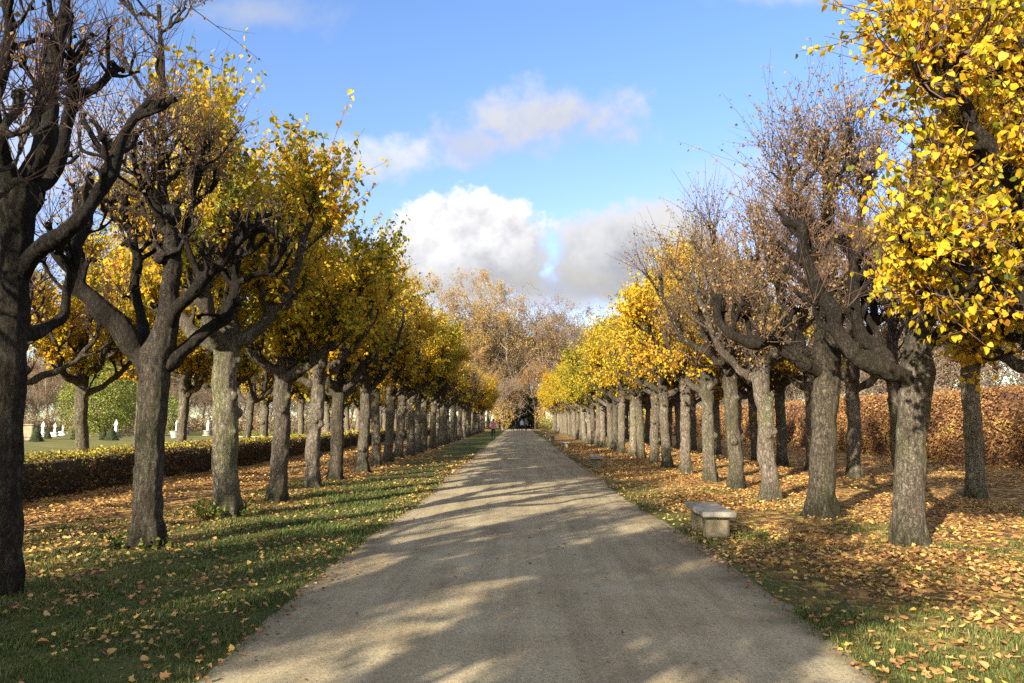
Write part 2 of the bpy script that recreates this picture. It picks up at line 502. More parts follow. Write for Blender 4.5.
def scatter_litter():
    Ps = []
    def region(x0, x1, y0, y1, dens):
        n = int((x1 - x0) * (y1 - y0) * dens)
        return np.stack([rng.uniform(x0, x1, n), rng.uniform(y0, y1, n)], -1)
    # strip beside the path on the low-hedge side: thin
    a = region(-6.0, -1.75, 2.2, 34, 100)
    c = nz(a[:, 0], a[:, 1], .9, 3.1)
    a = a[rng.random(len(a)) < np.clip(.36 + c * 1.6 + np.clip((-2.0 - a[:, 0]) * -.5 - .0, 0, 0), .08, 1)]
    Ps.append(a)
    a = region(-6.5, -1.9, 2.2, 10, 60)
    Ps.append(a[rng.random(len(a)) < np.clip(.32 + nz(a[:, 0], a[:, 1], 1.3, 33) * 1.6, .03, 1)])
    a = region(2.25, 7.5, 2.2, 7, 110)
    Ps.append(a[rng.random(len(a)) < np.clip(.36 + nz(a[:, 0], a[:, 1], 1.3, 35) * 1.6, .04, 1)])
    a = region(-2.4, -1.8, 2.2, 30, 75)
    Ps.append(a[rng.random(len(a)) < np.clip(.35 + nz(a[:, 0], a[:, 1], .8, 9) * 1.3, .02, 1)])
    for y0, y1, d in ((3, 16, 230), (16, 26, 170), (26, 46, 80)):
        a = region(-9.7, -4.2, y0, y1, d)
        c = nz(a[:, 0], a[:, 1], .7, 5.1)
        near = np.clip((a[:, 1] - 5) / 6, 0.3, 1) * np.clip((-3.7 - a[:, 0]) / 1.6, .2, 1)
        Ps.append(a[rng.random(len(a)) < np.clip((.74 + c * 1.3) * near, .06, 1)])
    # bench side: thick, with bare patches of grass close by
    for y0, y1, d in ((2.2, 9, 380), (9, 18, 290), (18, 28, 150), (28, 48, 75)):
        a = region(2.1, 17.0 if y0 > 9 else 9.5, y0, y1, d)
        c = nz(a[:, 0], a[:, 1], .75, 7.7)
        c2 = nz(a[:, 0], a[:, 1], .28, 2.2)
        near = np.clip((a[:, 1] - 4.2) / 2.4, .55, 1)
        edge = np.clip((a[:, 0] - 2.0) / 1.2, .30, 1)
        Ps.append(a[rng.random(len(a)) < np.clip((.70 + c * 1.5 + c2 * .8) * near * edge, .05, 1)])
    # a few blown onto the path
    a = region(-2.1, -1.3, 2.2, 40, 22)
    Ps.append(a[rng.random(len(a)) < np.clip(nz(a[:, 0], a[:, 1], .7, 12) * 1.5 + .12 - (a[:, 0] + 2.0) * .35, 0, 1)])
    a = region(1.6, 2.4, 2.2, 40, 26)
    Ps.append(a[rng.random(len(a)) < np.clip(nz(a[:, 0], a[:, 1], .7, 14) * 1.5 + .15 - (2.3 - a[:, 0]) * .35, 0, 1)])
    a = region(-2, 2.3, 2.5, 40, 3.6)
    Ps.append(a)
    P2 = np.concatenate(Ps)
    n = len(P2)
    far = np.clip((P2[:, 1] - 14) / 25, 0, 1)
    S = rng.uniform(.030, .062, n) * (1 + .8 * far) * np.where(rng.random(n) < .06, 1.25, 1)
    z = gz(P2[:, 0], P2[:, 1])
    onpath = (P2[:, 0] > -1.95) & (P2[:, 0] < 2.2)
    z = z + np.where(onpath, .045, .004 + rng.uniform(0, .034, n))
    P = np.stack([P2[:, 0], P2[:, 1], z], -1)
    az = rng.uniform(0, 2 * math.pi, n)
    tilt = rng.normal(0, .28, n)
    A = np.stack([np.cos(az), np.sin(az), tilt], -1)
    N = np.stack([rng.normal(0, .3, n), rng.normal(0, .3, n), np.ones(n)], -1)
    T = np.clip(rng.beta(2.0, 1.9, n) + nz(P2[:, 0], P2[:, 1], .5, 4.0) * .3 + np.where(P2[:, 0] > 0, -.07, -.07), 0, 1)
    T = np.where(onpath, T * .45, T); S = np.where(onpath, S * .68, S)
    P[:, 2] += np.abs(tilt) * S * .5
    curl = rng.uniform(-1.5, 3.5, n)
    k = rng.random(n) < .3
    obs = []
    me = leaves_mesh("fallen_leaves", P[~k], A[~k], N[~k], S[~k], T[~k], M_LITTER, 'heart', curl[~k])
    o = link("fallen_leaves", me); tag(o, "scattered yellow and brown lime leaves lying on the grass", kind="stuff")
    me = leaves_mesh("fallen_maple_leaves", P[k], A[k], N[k], S[k] * 1.15, T[k], M_LITTER, 'maple', curl[k])
    o = link("fallen_leaves", me); tag(o, "scattered lobed dry leaves lying among the grass", kind="stuff")


scatter_litter()


def scatter_grass():
    def blades(x0, x1, y0, y1, dens, thr, seed):
        n = int((x1 - x0) * (y1 - y0) * dens)
        a = np.stack([rng.uniform(x0, x1, n), rng.uniform(y0, y1, n)], -1)
        if thr is not None:
            c = nz(a[:, 0], a[:, 1], 1.1, seed)
            a = a[c + rng.normal(0, .12, n) > thr]
        return a
    parts = [blades(-6.5, -1.85, 3.2, 7, 4200, -.45, 1), blades(-7, -1.85, 7, 12, 1500, -.40, 1), blades(-6.0, -1.85, 12, 20, 500, -.35, 1),
             blades(2.15, 7, 3.2, 6.5, 3600, -.22, 2), blades(2.15, 9, 6.5, 11, 1000, .0, 2), blades(2.2, 6, 11, 18, 300, .1, 2)]
    P2 = np.concatenate(parts); n = len(P2)
    xl = -1.98 + .08 * np.sin(P2[:, 1] * .43 + 1)
    keep = (P2[:, 0] < xl + rng.normal(0, .06, n)) | (P2[:, 0] > 2.25 + .1 * np.sin(P2[:, 1] * .43 + 4) + rng.normal(0, .06, n))
    P2 = P2[keep]; n = len(P2)
    far = np.clip((P2[:, 1] - 5) / 10, 0, 1)
    h = rng.uniform(.014, .056, n) * (1 + .3 * far) * np.clip(.85 + nz(P2[:, 0], P2[:, 1], 1.7, 21) * 1.0, .4, 1.3)
    w = rng.uniform(.0022, .0042, n) * (1 + 2.0 * far)
    az = rng.uniform(0, 2 * math.pi, n)
    lean = rng.uniform(.2, 1.1, n)
    z = gz(P2[:, 0], P2[:, 1]) - .003
    B = np.stack([P2[:, 0], P2[:, 1], z], -1)
    side = np.stack([np.cos(az), np.sin(az), np.zeros(n)], -1)
    fwd = np.stack([-np.sin(az), np.cos(az), np.zeros(n)], -1)
    mid = B + fwd * (h * lean * .3)[:, None] + np.array((0, 0, 1)) * (h * .6)[:, None]
    tip = B + fwd * (h * lean)[:, None] + np.array((0, 0, 1)) * h[:, None]
    V = np.stack([B - side * w[:, None], B + side * w[:, None], mid + side * (w * .8)[:, None], mid - side * (w * .8)[:, None], tip], 1).reshape(-1, 3)
    b = np.arange(n)[:, None] * 5
    L = np.concatenate([b + np.array([[0, 1, 2, 3]]), b + np.array([[3, 2, 4]])], 1).reshape(-1)
    tot = np.tile(np.array([4, 3]), n)
    T = np.clip(rng.beta(2, 2.4, n) + nz(P2[:, 0], P2[:, 1], .8, 6) * .25, 0, 1)
    me = mk_mesh("grass", V, L, tot, M_GRASS, tint=np.repeat(T, 2))
    tag(link("grass", me), "short green grass growing along the path margins", kind="stuff")


scatter_grass()


# ------------------------------------------------------------------ lime trees
def spline(pts, rad, n=None, jit=0.0, rg=None, bulge=.12):
    """Catmull-Rom through pts with radii"""
    pts = np.asarray(pts, float); rad = np.asarray(rad, float)
    if len(pts) < 3:
        pts = np.array([pts[0], (pts[0] + pts[-1]) / 2, pts[-1]]); rad = np.array([rad[0], (rad[0] + rad[-1]) / 2, rad[-1]])
    L = np.linalg.norm(np.diff(pts, axis=0), axis=1).sum()
    per = max(3, int(math.ceil(L / .09 / (len(pts) - 1))))
    E = np.vstack([2 * pts[0] - pts[1], pts, 2 * pts[-1] - pts[-2]])
    out, ro = [], []
    for i in range(len(pts) - 1):
        p0, p1, p2, p3 = E[i:i + 4]
        for t in np.linspace(0, 1, per, endpoint=False):
            out.append(.5 * ((2 * p1) + (-p0 + p2) * t + (2 * p0 - 5 * p1 + 4 * p2 - p3) * t ** 2 + (-p0 + 3 * p1 - 3 * p2 + p3) * t ** 3))
            ro.append(rad[i] * (1 - t) + rad[i + 1] * t)
    out.append(pts[-1]); ro.append(rad[-1])
    out = np.array(out); ro = np.array(ro)
    if jit and rg is not None:
        ph = rg.uniform(0, 6, 3)
        s = np.linspace(0, L, len(out))
        fade = np.clip(np.arange(len(out)) / 4, 0, 1)
        for k in range(3):
            out[:, k] += jit * fade * (np.sin(s * 5.5 + ph[k]) * .6 + np.sin(s * 12 + ph[k] * 2) * .4)
        ro = ro * (1 + bulge * (.6 * np.sin(s * 6 + ph[0]) + .4 * np.sin(s * 15 + ph[1])))
    return out, ro


def fuse(name, mb, voxel, rough, seed):
    """wood grown together into one surface"""
    tmp = mb.mesh("tmp")
    o = bpy.data.objects.new("tmp", tmp); COL.objects.link(o)
    md = o.modifiers.new("r", 'REMESH'); md.mode = 'VOXEL'; md.voxel_size = voxel
    md2 = o.modifiers.new("s", 'SMOOTH'); md2.factor = .5; md2.iterations = 2
    dg = bpy.context.evaluated_depsgraph_get()
    me = bpy.data.meshes.new_from_object(o.evaluated_get(dg))
    bpy.data.objects.remove(o); bpy.data.meshes.remove(tmp)
    me.name = name
    n = len(me.vertices)
    co = np.empty(n * 3, np.float32); me.vertices.foreach_get("co", co); co = co.reshape(-1, 3)
    nn = np.empty(n * 3, np.float32); me.vertices.foreach_get("normal", nn); nn = nn.reshape(-1, 3)
    d = np.array([noise.noise((p[0] * 4.5 + seed, p[1] * 4.5, p[2] * 2.2)) * 1.0 + noise.noise((p[0] * 14, p[1] * 14 + seed, p[2] * 5.0)) * .7 + noise.noise((p[0] * 32, p[1] * 32, p[2] * 14 + seed)) * .4 for p in co.tolist()])
    co = co + nn * (d * rough)[:, None]
    me.vertices.foreach_set("co", co.astype(np.float32).ravel())
    me.materials.clear(); me.materials.append(M_BARK)
    me.polygons.foreach_set("use_smooth", np.ones(len(me.polygons), dtype=bool))
    me.update()
    return me


class Skel:
    def __init__(s, seed):
        s.rg = np.random.default_rng(seed); s.seed = seed
        s.rec = 3; s.trunk = []; s.limbs = []; s.knobs = []     # each: list of (P, r); knob: (pos, dir, size)
    def branchlets(s, lst, P, r, n, t0=.35, lmin=.25, lmax=.8, up=.55):
        rg = s.rg
        for t in np.sort(rg.uniform(t0, .98, n)):
            i = int(t * (len(P) - 1)); i = min(max(i, 1), len(P) - 2)
            tan = nrm(P[i + 1] - P[i - 1])
            d = rg.normal(0, 1, 3); d -= tan * (d @ tan); d = nrm(d)
            d = nrm(d + np.array((0, 0, up)) + tan * .35)
            L = rg.uniform(lmin, lmax)
            r0 = max(.025, min(r[i] * .55, .045))
            p0 = P[i]; p1 = p0 + d * L * .5; d2 = nrm(d + np.array((0, 0, .6)) + rg.normal(0, .25, 3)); p2 = p1 + d2 * L * .5
            Q, q = spline([p0, p1, p2], [r0, r0 * .8, r0 * .72], jit=.012, rg=rg)
            lst.append((Q, q)); s.knobs.append((Q[-1], d2, r0 * 1.35))
            for k2 in range(rg.integers(0, s.rec)):
                m = int(rg.uniform(.35, .85) * (len(Q) - 1))
                e = nrm(d2 + rg.normal(0, .75, 3) + np.array((0, 0, .35))); l2 = rg.uniform(.45, .8) * L
                c0 = Q[m]; c1 = c0 + e * l2 * .5; e2 = nrm(e + np.array((0, 0, .5)) + rg.normal(0, .3, 3)); c2 = c1 + e2 * l2 * .5
                Q2, q2 = spline([c0, c1, c2], [r0 * .78, r0 * .66, r0 * .58], jit=.012, rg=rg)
                lst.append((Q2, np.maximum(q2, .019))); s.knobs.append((Q2[-1], e2, r0 * 1.05))
    def limb(s, pts, rad, n=4, t0=.35, knob=True, up=.55, lmax=.8):
        P, r = spline(pts, np.asarray(rad) * .9, jit=.034, rg=s.rg, bulge=.16)
        lst = [(P, r)]
        s.branchlets(lst, P, r, n, t0, up=up, lmax=lmax)
        if knob: s.knobs.append((P[-1], nrm(P[-1] - P[-4]), r[-1] * 1.7))
        s.limbs.append(lst)
        return P, r
    def set_trunk(s, pts, rad, n=0, t0=.6):
        P, r = spline(pts, np.asarray(rad) * .88, jit=.014, rg=s.rg, bulge=.035)
        s.trunk = [(P, r)]
        if n: s.branchlets(s.trunk, P, r, n, t0, up=.5)
        return P, r


def generic(seed, H=7.2, fork=2.75, nl=4, spread=1.5, tr=.2, leader=True, nb=5):
    s = Skel(seed); rg = s.rg
    lean = rg.normal(0, .035, 2)
    zs = [-.12, .12, .4, 1.0, 1.7, 2.3, fork]
    fl = [1.15, 1.05, 1.0, .98, .95, .97, 1.08]
    pts = [(lean[0] * z + rg.normal(0, .012), lean[1] * z + rg.normal(0, .012), z) for z in zs]
    rad = [tr * f for f in fl]
    if leader:
        x, y = pts[-1][:2]
        top = H * rg.uniform(.78, .86)
        for k, z in enumerate(np.linspace(fork, top, 5)[1:]):
            x += rg.normal(0, .09); y += rg.normal(0, .09)
            pts.append((x, y, z)); rad.append(tr * [.70, .50, .34, .2][k])
    P, r = s.set_trunk(pts, rad, n=9 if leader else 0, t0=fork / pts[-1][2] * 1.02)
    s.knobs.append((P[-1], np.array((0, 0, 1.)), r[-1] * 1.6))
    # old pruning scars on the bole
    for k in range(6):
        z = rg.uniform(.3, fork); a = rg.uniform(0, 6.28)
        s.scars = getattr(s, "scars", []) + [((lean[0] * z + tr * .78 * math.cos(a), lean[1] * z + tr * .78 * math.sin(a), z), rg.uniform(.045, .10))]
    a0 = rg.uniform(0, 6.28)
    for k in range(nl):
        a = a0 + k * 2 * math.pi / nl + rg.normal(0, .25)
        z0 = fork - rg.uniform(.0, .45) + (.5 if k == 3 else 0)
        sp = spread * rg.uniform(.75, 1.1)
        h = rg.uniform(1.5, 2.5)
        o = np.array((math.cos(a), math.sin(a), 0))
        side = np.array((-math.sin(a), math.cos(a), 0)) * rg.normal(0, .18)
        b = np.array((lean[0] * z0, lean[1] * z0, z0))
        pts = [b, b + o * (.32 * sp) + (0, 0, .22), b + o * (.62 * sp) + side + (0, 0, .3 * h), b + o * (.85 * sp) + side * 1.6 + (0, 0, .62 * h), b + o * sp + side * 1.2 + (0, 0, h)]
        r0 = tr * rg.uniform(.48, .62)
        s.limb(pts, [r0 * 1.15, r0, r0 * .8, r0 * .62, r0 * .45], n=nb)
    return s


def shoots(s, n=14, L=(.5, 1.1), leaf=1.0, step=.075, up=.75, size=(.06, .10), tint=(.55, .16), droop=.35, green_top=True, r=.0065, skip=None, tipfrac=0.0):
    rg = s.rg
    paths = []; LP = []; LA = []; LN = []; LS = []; LT = []
    zs = np.array([k[0][2] for k in s.knobs]); zmax = zs.max()
    for pos, d, kr in s.knobs:
        if skip is not None and skip(pos): continue
        m = int(n * rg.uniform(.6, 1.4))
        g = rg.normal(tint[0], .07)
        topness = (pos[2] - 3) / max(zmax - 3, .1)
        for j in range(m):
            dd = nrm(d * .45 + np.array((0, 0, up)) + rg.normal(0, .62, 3))
            l = rg.uniform(*L) * (.75 + .45 * max(0, topness))
            bend = rg.normal(0, .18, 3) + np.array((0, 0, .12))
            ts = np.array([0, .3, .65, 1.0])
            st = pos + nrm(rg.normal(0, 1, 3)) * kr * .6
            P = st + dd * (ts * l)[:, None] + bend * (ts ** 2 * l)[:, None]
            rr = r * rg.uniform(.75, 1.25)
            paths.append((P, np.array([rr * 1.25, rr, rr * .7, rr * .35])))
            # side twig
            if rg.random() < .5:
                q = P[1] + (P[2] - P[1]) * rg.random(); e = nrm(dd + rg.normal(0, .7, 3)); ll = l * rg.uniform(.25, .5)
                Q = q + e * (ts * ll)[:, None] + np.array((0, 0, .12)) * (ts ** 2 * ll)[:, None]
                paths.append((Q, np.array([rr * .8, rr * .6, rr * .45, rr * .25])))
                segs = [(P, l), (Q, ll)]
            else:
                segs = [(P, l)]
            if leaf > 0:
                for (C, cl) in segs:
                    k = rg.poisson(cl / step * leaf)
                    if k == 0: continue
                    t = rg.uniform(.12, 1.0, k)
                    x = np.empty((k, 3))
                    for c in range(3): x[:, c] = np.interp(t, ts, C[:, c])
                    out = nrm(rg.normal(0, 1, (k, 3)) + nrm(C[-1] - C[0]) * .5)
                    x = x + out * rg.uniform(.01, .06, k)[:, None]
                    A = nrm(out * .6 + np.array((0, 0, -droop - .25)) + rg.normal(0, .35, (k, 3)))
                    N = nrm(rg.normal(0, .6, (k, 3)) + np.array((0, 0, .40)) + out * np.array((1, 1, .3)) * .6)
                    LP.append(x); LA.append(A); LN.append(N); LS.append(rg.uniform(size[0], size[1], k))
                    tt = rg.normal(g, tint[1], k)
                    if green_top: tt = tt - .28 * (rg.random() < .18) - .10 * np.clip(t - .6, 0, 1) * 2
                    LT.append(tt)
    if not LP:
        return paths, None
    return paths, (np.concatenate(LP), np.concatenate(LA), np.concatenate(LN), np.concatenate(LS), np.clip(np.concatenate(LT), .0, 1.0))


def fist(mb, pos, kr, rg):
    for k in range(5):
        mb.ball(np.asarray(pos) + rg.normal(0, .5, 3) * kr, kr * rg.uniform(.38, .62), 7, 4)


def tree_object(s, voxel=.022, leafmat=None, twigmat=None, shape='heart', rough=.011, extra=None, **kw):
    """Empty > trunk, limb..., twigs, crown"""
    root = empty("lime_tree", (0, 0, 0))
    mb = MB()
    for P, r in s.trunk: mb.tube(P, r, 12)
    for c, rr in getattr(s, "scars", []): mb.ball(c, rr)
    tr0 = s.trunk[0][1][min(4, len(s.trunk[0][1]) - 1)]
    a1 = s.rg.uniform(0, 6.28)
    for k in range(6):
        a = a1 + k * 1.05 + s.rg.normal(0, .25); ln = s.rg.uniform(1.1, 1.5) * tr0
        u = np.array((math.cos(a), math.sin(a), 0)); w = np.array((-u[1], u[0], 0)) * s.rg.normal(0, .25) * tr0
        Q, q = spline([u * tr0 * .55 + (0, 0, .42), u * tr0 * .85 + (0, 0, .16), u * ln * .8 + w * .5 + (0, 0, .03), u * ln * 1.15 + w + (0, 0, -.09)], [tr0 * .3, tr0 * .34, tr0 * .25, tr0 * .13])
        mb.tube(Q, q, 8)
    tk = [k for k in s.knobs]
    own = s.trunk[0][0]
    def near(lst, pos): return any(np.linalg.norm(P - pos, axis=1).min() < .02 for P, _ in lst)
    for pos, d, kr in tk:
        if near(s.trunk, pos): fist(mb, pos, kr, s.rg)
    link("trunk", fuse("trunk", mb, voxel, rough, s.seed * 3.1), root)
    for lst in s.limbs:
        mb = MB()
        for P, r in lst: mb.tube(P, r, 10)
        for pos, d, kr in tk:
            if near(lst, pos): fist(mb, pos, kr, s.rg)
        link("limb", fuse("limb", mb, voxel, rough * .8, s.seed * 3.1), root)
    paths, lv = shoots(s, **kw)
    if extra:
        for e in extra:
            p2, l2 = shoots(s, **e)
            paths += p2
            if l2 is not None:
                lv = l2 if lv is None else tuple(np.concatenate([a, b]) for a, b in zip(lv, l2))
    link("twigs", thin_tubes("twigs", paths, twigmat or M_TWIG), root)
    if lv is not None:
        link("crown", leaves_mesh("crown", *lv, leafmat or M_LEAF, shape, rng.uniform(-.6, 2.6, len(lv[0]))), root)
    return root


def px_skel(seed, Z, base_px):
    """skeleton whose wood is measured off the photo at distance Z; coordinates relative to the tree's foot"""
    s = Skel(seed)
    b = at(base_px[0], base_px[1], Z); b[2] = 0
    s.foot = b
    def cv(lst, w):
        pts = [at(p[0], p[1], Z + (p[2] if len(p) > 2 else 0)) - b for p in lst]
        rad = [x / 2 * Z / F for x in (w if len(w) == len(lst) else np.linspace(w[0], w[1], len(lst)))]
        return pts, rad
    s.cv = cv
    return s


def on_ground(px, X):
    return None


# --- near bare tree beside the low hedge, cut by the frame
Z = 7.0
L1 = px_skel(101, Z, (3, 592)); L1.rec = 2
L1.set_trunk(*L1.cv([(2, 605), (2, 585), (4, 545), (6, 480), (8, 400), (11, 320), (15, 240), (19, 185)], [40, 37, 35, 34, 34, 35, 37, 42]))
L1.scars = [(at(16, 460, Z) - L1.foot, .07)]
for pts, w, n in (
    ([(18, 200), (34, 172), (46, 135), (51, 95), (56, 55), (63, 10), (66, -40)], (26, 11), 7),
    ([(14, 205), (2, 160, -.2), (-4, 120, -.4), (-2, 80, -.5), (6, 40, -.5), (10, 5, -.6), (4, -40, -.6)], (22, 9), 6),
    ([(26, 190), (45, 180, .2), (58, 150, .3), (68, 122, .4), (80, 98, .5), (98, 82, .6), (116, 68, .7)], (20, 8), 8),
    ([(66, 126, .35), (70, 98, .3), (74, 68, .2), (82, 42, .2)], (12, 7), 5),
    ([(20, 275), (36, 252, -.1), (58, 234, -.2), (80, 222, -.2), (96, 200, -.1), (108, 176, 0), (120, 142, .1), (138, 116, .2), (156, 98, .3)], (22, 9), 7),
    ([(14, 338), (34, 334, .3), (54, 323, .5), (68, 300, .6), (73, 268, .6), (80, 242, .6), (88, 212, .7), (90, 180, .8)], (17, 9), 4),
    ([(24, 235), (36, 205, .3), (42, 165, .4), (38, 130, .5), (36, 95, .6)], (13, 7), 5),
):
    L1.limb(*L1.cv(pts, w), n=n, t0=.4, up=.5, lmax=.55)

# --- second bare tree with the wide candelabra
Z = 9.5
L2 = px_skel(102, Z, (145, 545))
L2.set_trunk(*L2.cv([(143, 556), (144, 542), (146, 520), (149, 470), (152, 420), (154, 385), (157, 356), (167, 325), (171, 290), (172, 255), (168, 225), (163, 195), (160, 150), (163, 90), (160, 40), (159, 5)],
                    [39, 35, 32, 31, 31, 32, 36, 26, 21, 19, 18, 12, 9, 8, 6, 5]), n=12, t0=.55)
L2.scars = [(at(171, 215, Z - .05) - L2.foot, .14), (at(160, 258, Z - .1) - L2.foot, .09), (at(138, 470, Z) - L2.foot, .08)]
for pts, w, n in (
    ([(152, 372), (138, 350), (117, 326, -.1), (97, 306, -.2), (81, 287, -.3), (74, 262, -.3), (76, 240, -.3), (84, 216, -.2), (86, 190, -.1)], (28, 11), 6),
    ([(136, 350), (142, 330, .3), (138, 300, .5), (136, 262, .6), (130, 230, .7), (124, 200, .8)], (14, 8), 7),
    ([(166, 330), (180, 308, -.2), (196, 290, -.3), (207, 272, -.4), (228, 260, -.4), (241, 240, -.4), (262, 226, -.5)], (16, 8), 8),
    ([(162, 368), (180, 354, .1), (202, 336, .2), (221, 319, .3), (232, 302, .3), (237, 275, .3), (238, 248, .3), (237, 220, .3)], (18, 9), 7),
    ([(234, 284, .3), (250, 277, .3), (267, 274, .4), (277, 258, .5), (286, 236, .6)], (9, 6), 6),
    ([(170, 262), (184, 232, .2), (192, 205, .3), (198, 178, .4), (204, 150, .4)], (11, 6), 7),
    ([(168, 232), (152, 205, -.2), (140, 180, -.3), (136, 150, -.3)], (12, 6), 7),
):
    L2.limb(*L2.cv(pts, w), n=n, t0=.4, up=.55, lmax=.6)

# --- near tree on the bench side
Z = 9.87
R1 = px_skel(103, Z, (909, 540))
R1.set_trunk(*R1.cv([(910, 552), (910, 538), (909, 515), (910, 470), (912, 430), (915, 395), (918, 372), (917, 340), (916, 315), (918, 285), (921, 250), (918, 215), (914, 180), (916, 150)],
                    [38, 35, 33, 32, 32, 34, 37, 26, 23, 19, 15, 11, 9, 7]), n=10, t0=.55)
R1.scars = [(at(899, 505, Z) - R1.foot, .09), (at(900, 465, Z) - R1.foot, .07), (at(927, 372, Z) - R1.foot, .10)]
for pts, w, n in (
    ([(912, 385), (900, 374, -.1), (882, 367, -.2), (858, 358, -.3), (842, 338, -.3), (834, 313, -.3), (819, 294, -.3), (809, 268, -.3), (804, 244, -.3), (800, 222, -.3)], (24, 10), 9),
    ([(890, 366, -.1), (878, 350, .1), (863, 335, .2), (856, 309, .3), (853, 285, .4), (853, 262, .4), (846, 240, .5)], (17, 9), 8),
    ([(880, 352, .1), (877, 340, .3), (869, 315, .4), (862, 288, .5), (866, 262, .6)], (9, 6), 5),
    ([(918, 360), (934, 340, .1), (948, 325, .1), (966, 317, .1), (986, 311, .1), (1010, 296, .2), (1030, 276, .3)], (17, 9), 6),
    ([(918, 322), (936, 295, -.2), (948, 262, -.4), (962, 218, -.6), (976, 190, -.7), (990, 160, -.8), (1004, 120, -.9), (1010, 80, -.9)], (16, 10), 6),
):
    R1.limb(*R1.cv(pts, w), n=n, t0=.42, up=.6, lmax=.55)

# --- second tree on the bench side, bare with long spiky shoots
Z = 12.5
R2 = px_skel(104, Z, (822, 514))
R2.set_trunk(*R2.cv([(823, 524), (823, 513), (822, 495), (823, 450), (825, 410), (827, 380), (827, 350), (828, 310), (829, 270), (827, 230), (829, 190), (826, 155), (827, 130)],
                    [34, 31, 29, 28, 28, 29, 31, 22, 20, 17, 13, 9, 6]), n=16, t0=.5)
R2.scars = [(at(817, 395, Z) - R2.foot, .10), (at(830, 455, Z) - R2.foot, .09)]
for pts, w, n in (
    ([(822, 372), (804, 366, -.2), (788, 352, -.3), (776, 340, -.4), (756, 345, -.5), (738, 338, -.6), (722, 322, -.6), (716, 296, -.6)], (17, 8), 6),
    ([(824, 360), (806, 350, .1), (796, 338, .2), (786, 322, .2), (784, 302, .3), (778, 280, .3), (776, 250, .3)], (15, 8), 8),
    ([(828, 330), (842, 305, .2), (852, 275, .3), (860, 240, .4), (862, 205, .4), (868, 178, .5)], (14, 7), 10),
    ([(828, 300), (812, 270, -.2), (800, 235, -.3), (792, 200, -.3), (788, 170, -.2)], (12, 6), 10),
    ([(828, 345), (840, 350, -.4), (858, 345, -.8), (872, 322, -1.0), (876, 296, -1.1), (872, 270, -1.1)], (13, 7), 6),
):
    R2.limb(*R2.cv(pts, w), n=n, t0=.4, up=.7, lmax=.55)

def darken(root, trunk, limb):  # dark bark of the near trees, with their shade put into the tint
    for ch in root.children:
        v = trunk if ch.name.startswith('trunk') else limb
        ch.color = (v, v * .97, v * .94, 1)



BARE = dict(n=17, L=(.5, 1.15), leaf=.10, size=(.03, .05), up=.6, r=.0042)


def place(root, loc, rz=0.0, sc=1.0, label=None, group=None):
    root.location = loc; root.rotation_euler = (0, 0, rz); root.scale = (sc, sc, sc)
    tag(root, label, "tree", group)
    return root


G_L = "limes between the path and the low hedge"
G_R = "limes behind the stone benches"
G_L2 = "limes behind the low hedge"
G_R2 = "limes in front of the copper hedge"

h1 = tree_object(L1, .014, M_BROWNLEAF, M_TWIG, 'oval', .013, n=7, L=(.25, .7), leaf=.04, size=(.03, .05), up=.6, r=.004,
                 extra=[dict(n=4, L=(.3, .6), leaf=.7, step=.09, up=-.1, size=(.05, .08), tint=(.2, .15), droop=.8, skip=lambda p: p[0] > .1 or p[2] < 4.6)])
place(h1, L1.foot + (0, 0, -.0), 0, 1, "dark leafless lime tree cut off by the picture's edge on the hedge side", G_L)
h2 = tree_object(L2, .016, M_BROWNLEAF, M_TWIGBROWN, 'oval', .013, n=8, L=(.4, 1.2), leaf=.3, size=(.04, .07), up=.8, r=.0052, skip=lambda p: p[0] > .55,
                 extra=[dict(n=3, L=(.2, .45), leaf=.1, size=(.035, .06), up=.6, r=.0045, skip=lambda p: p[0] <= .55)])
place(h2, L2.foot, 0, 1, "bare lime with a wide candelabra of dark limbs before the low hedge", G_L)
h3 = tree_object(R1, .016, M_LEAF, M_TWIG, 'heart', .013, n=7, L=(.35, .9), leaf=.0, up=.65, r=.0038,
                 extra=[dict(n=20, L=(.4, .9), leaf=1.2, step=.065, up=.25, size=(.045, .088), tint=(.58, .14), droop=.45, skip=lambda p: p[0] < .22)])
place(h3, R1.foot, 0, 1, "lime nearest the camera behind the benches, thick dark limb reaching toward the path", G_R)
h4 = tree_object(R2, .018, M_BROWNLEAF, M_TWIGBROWN, 'oval', .013, n=9, L=(.4, 1.35), leaf=.75, size=(.04, .07), up=.95, r=.0058)
place(h4, R2.foot, 0, 1, "bare brown lime with tall spiky shoots, second trunk behind the stone bench", G_R)

darken(h1, .28, .25); darken(h2, .48, .24); darken(h3, .64, .25); darken(h4, .50, .33)

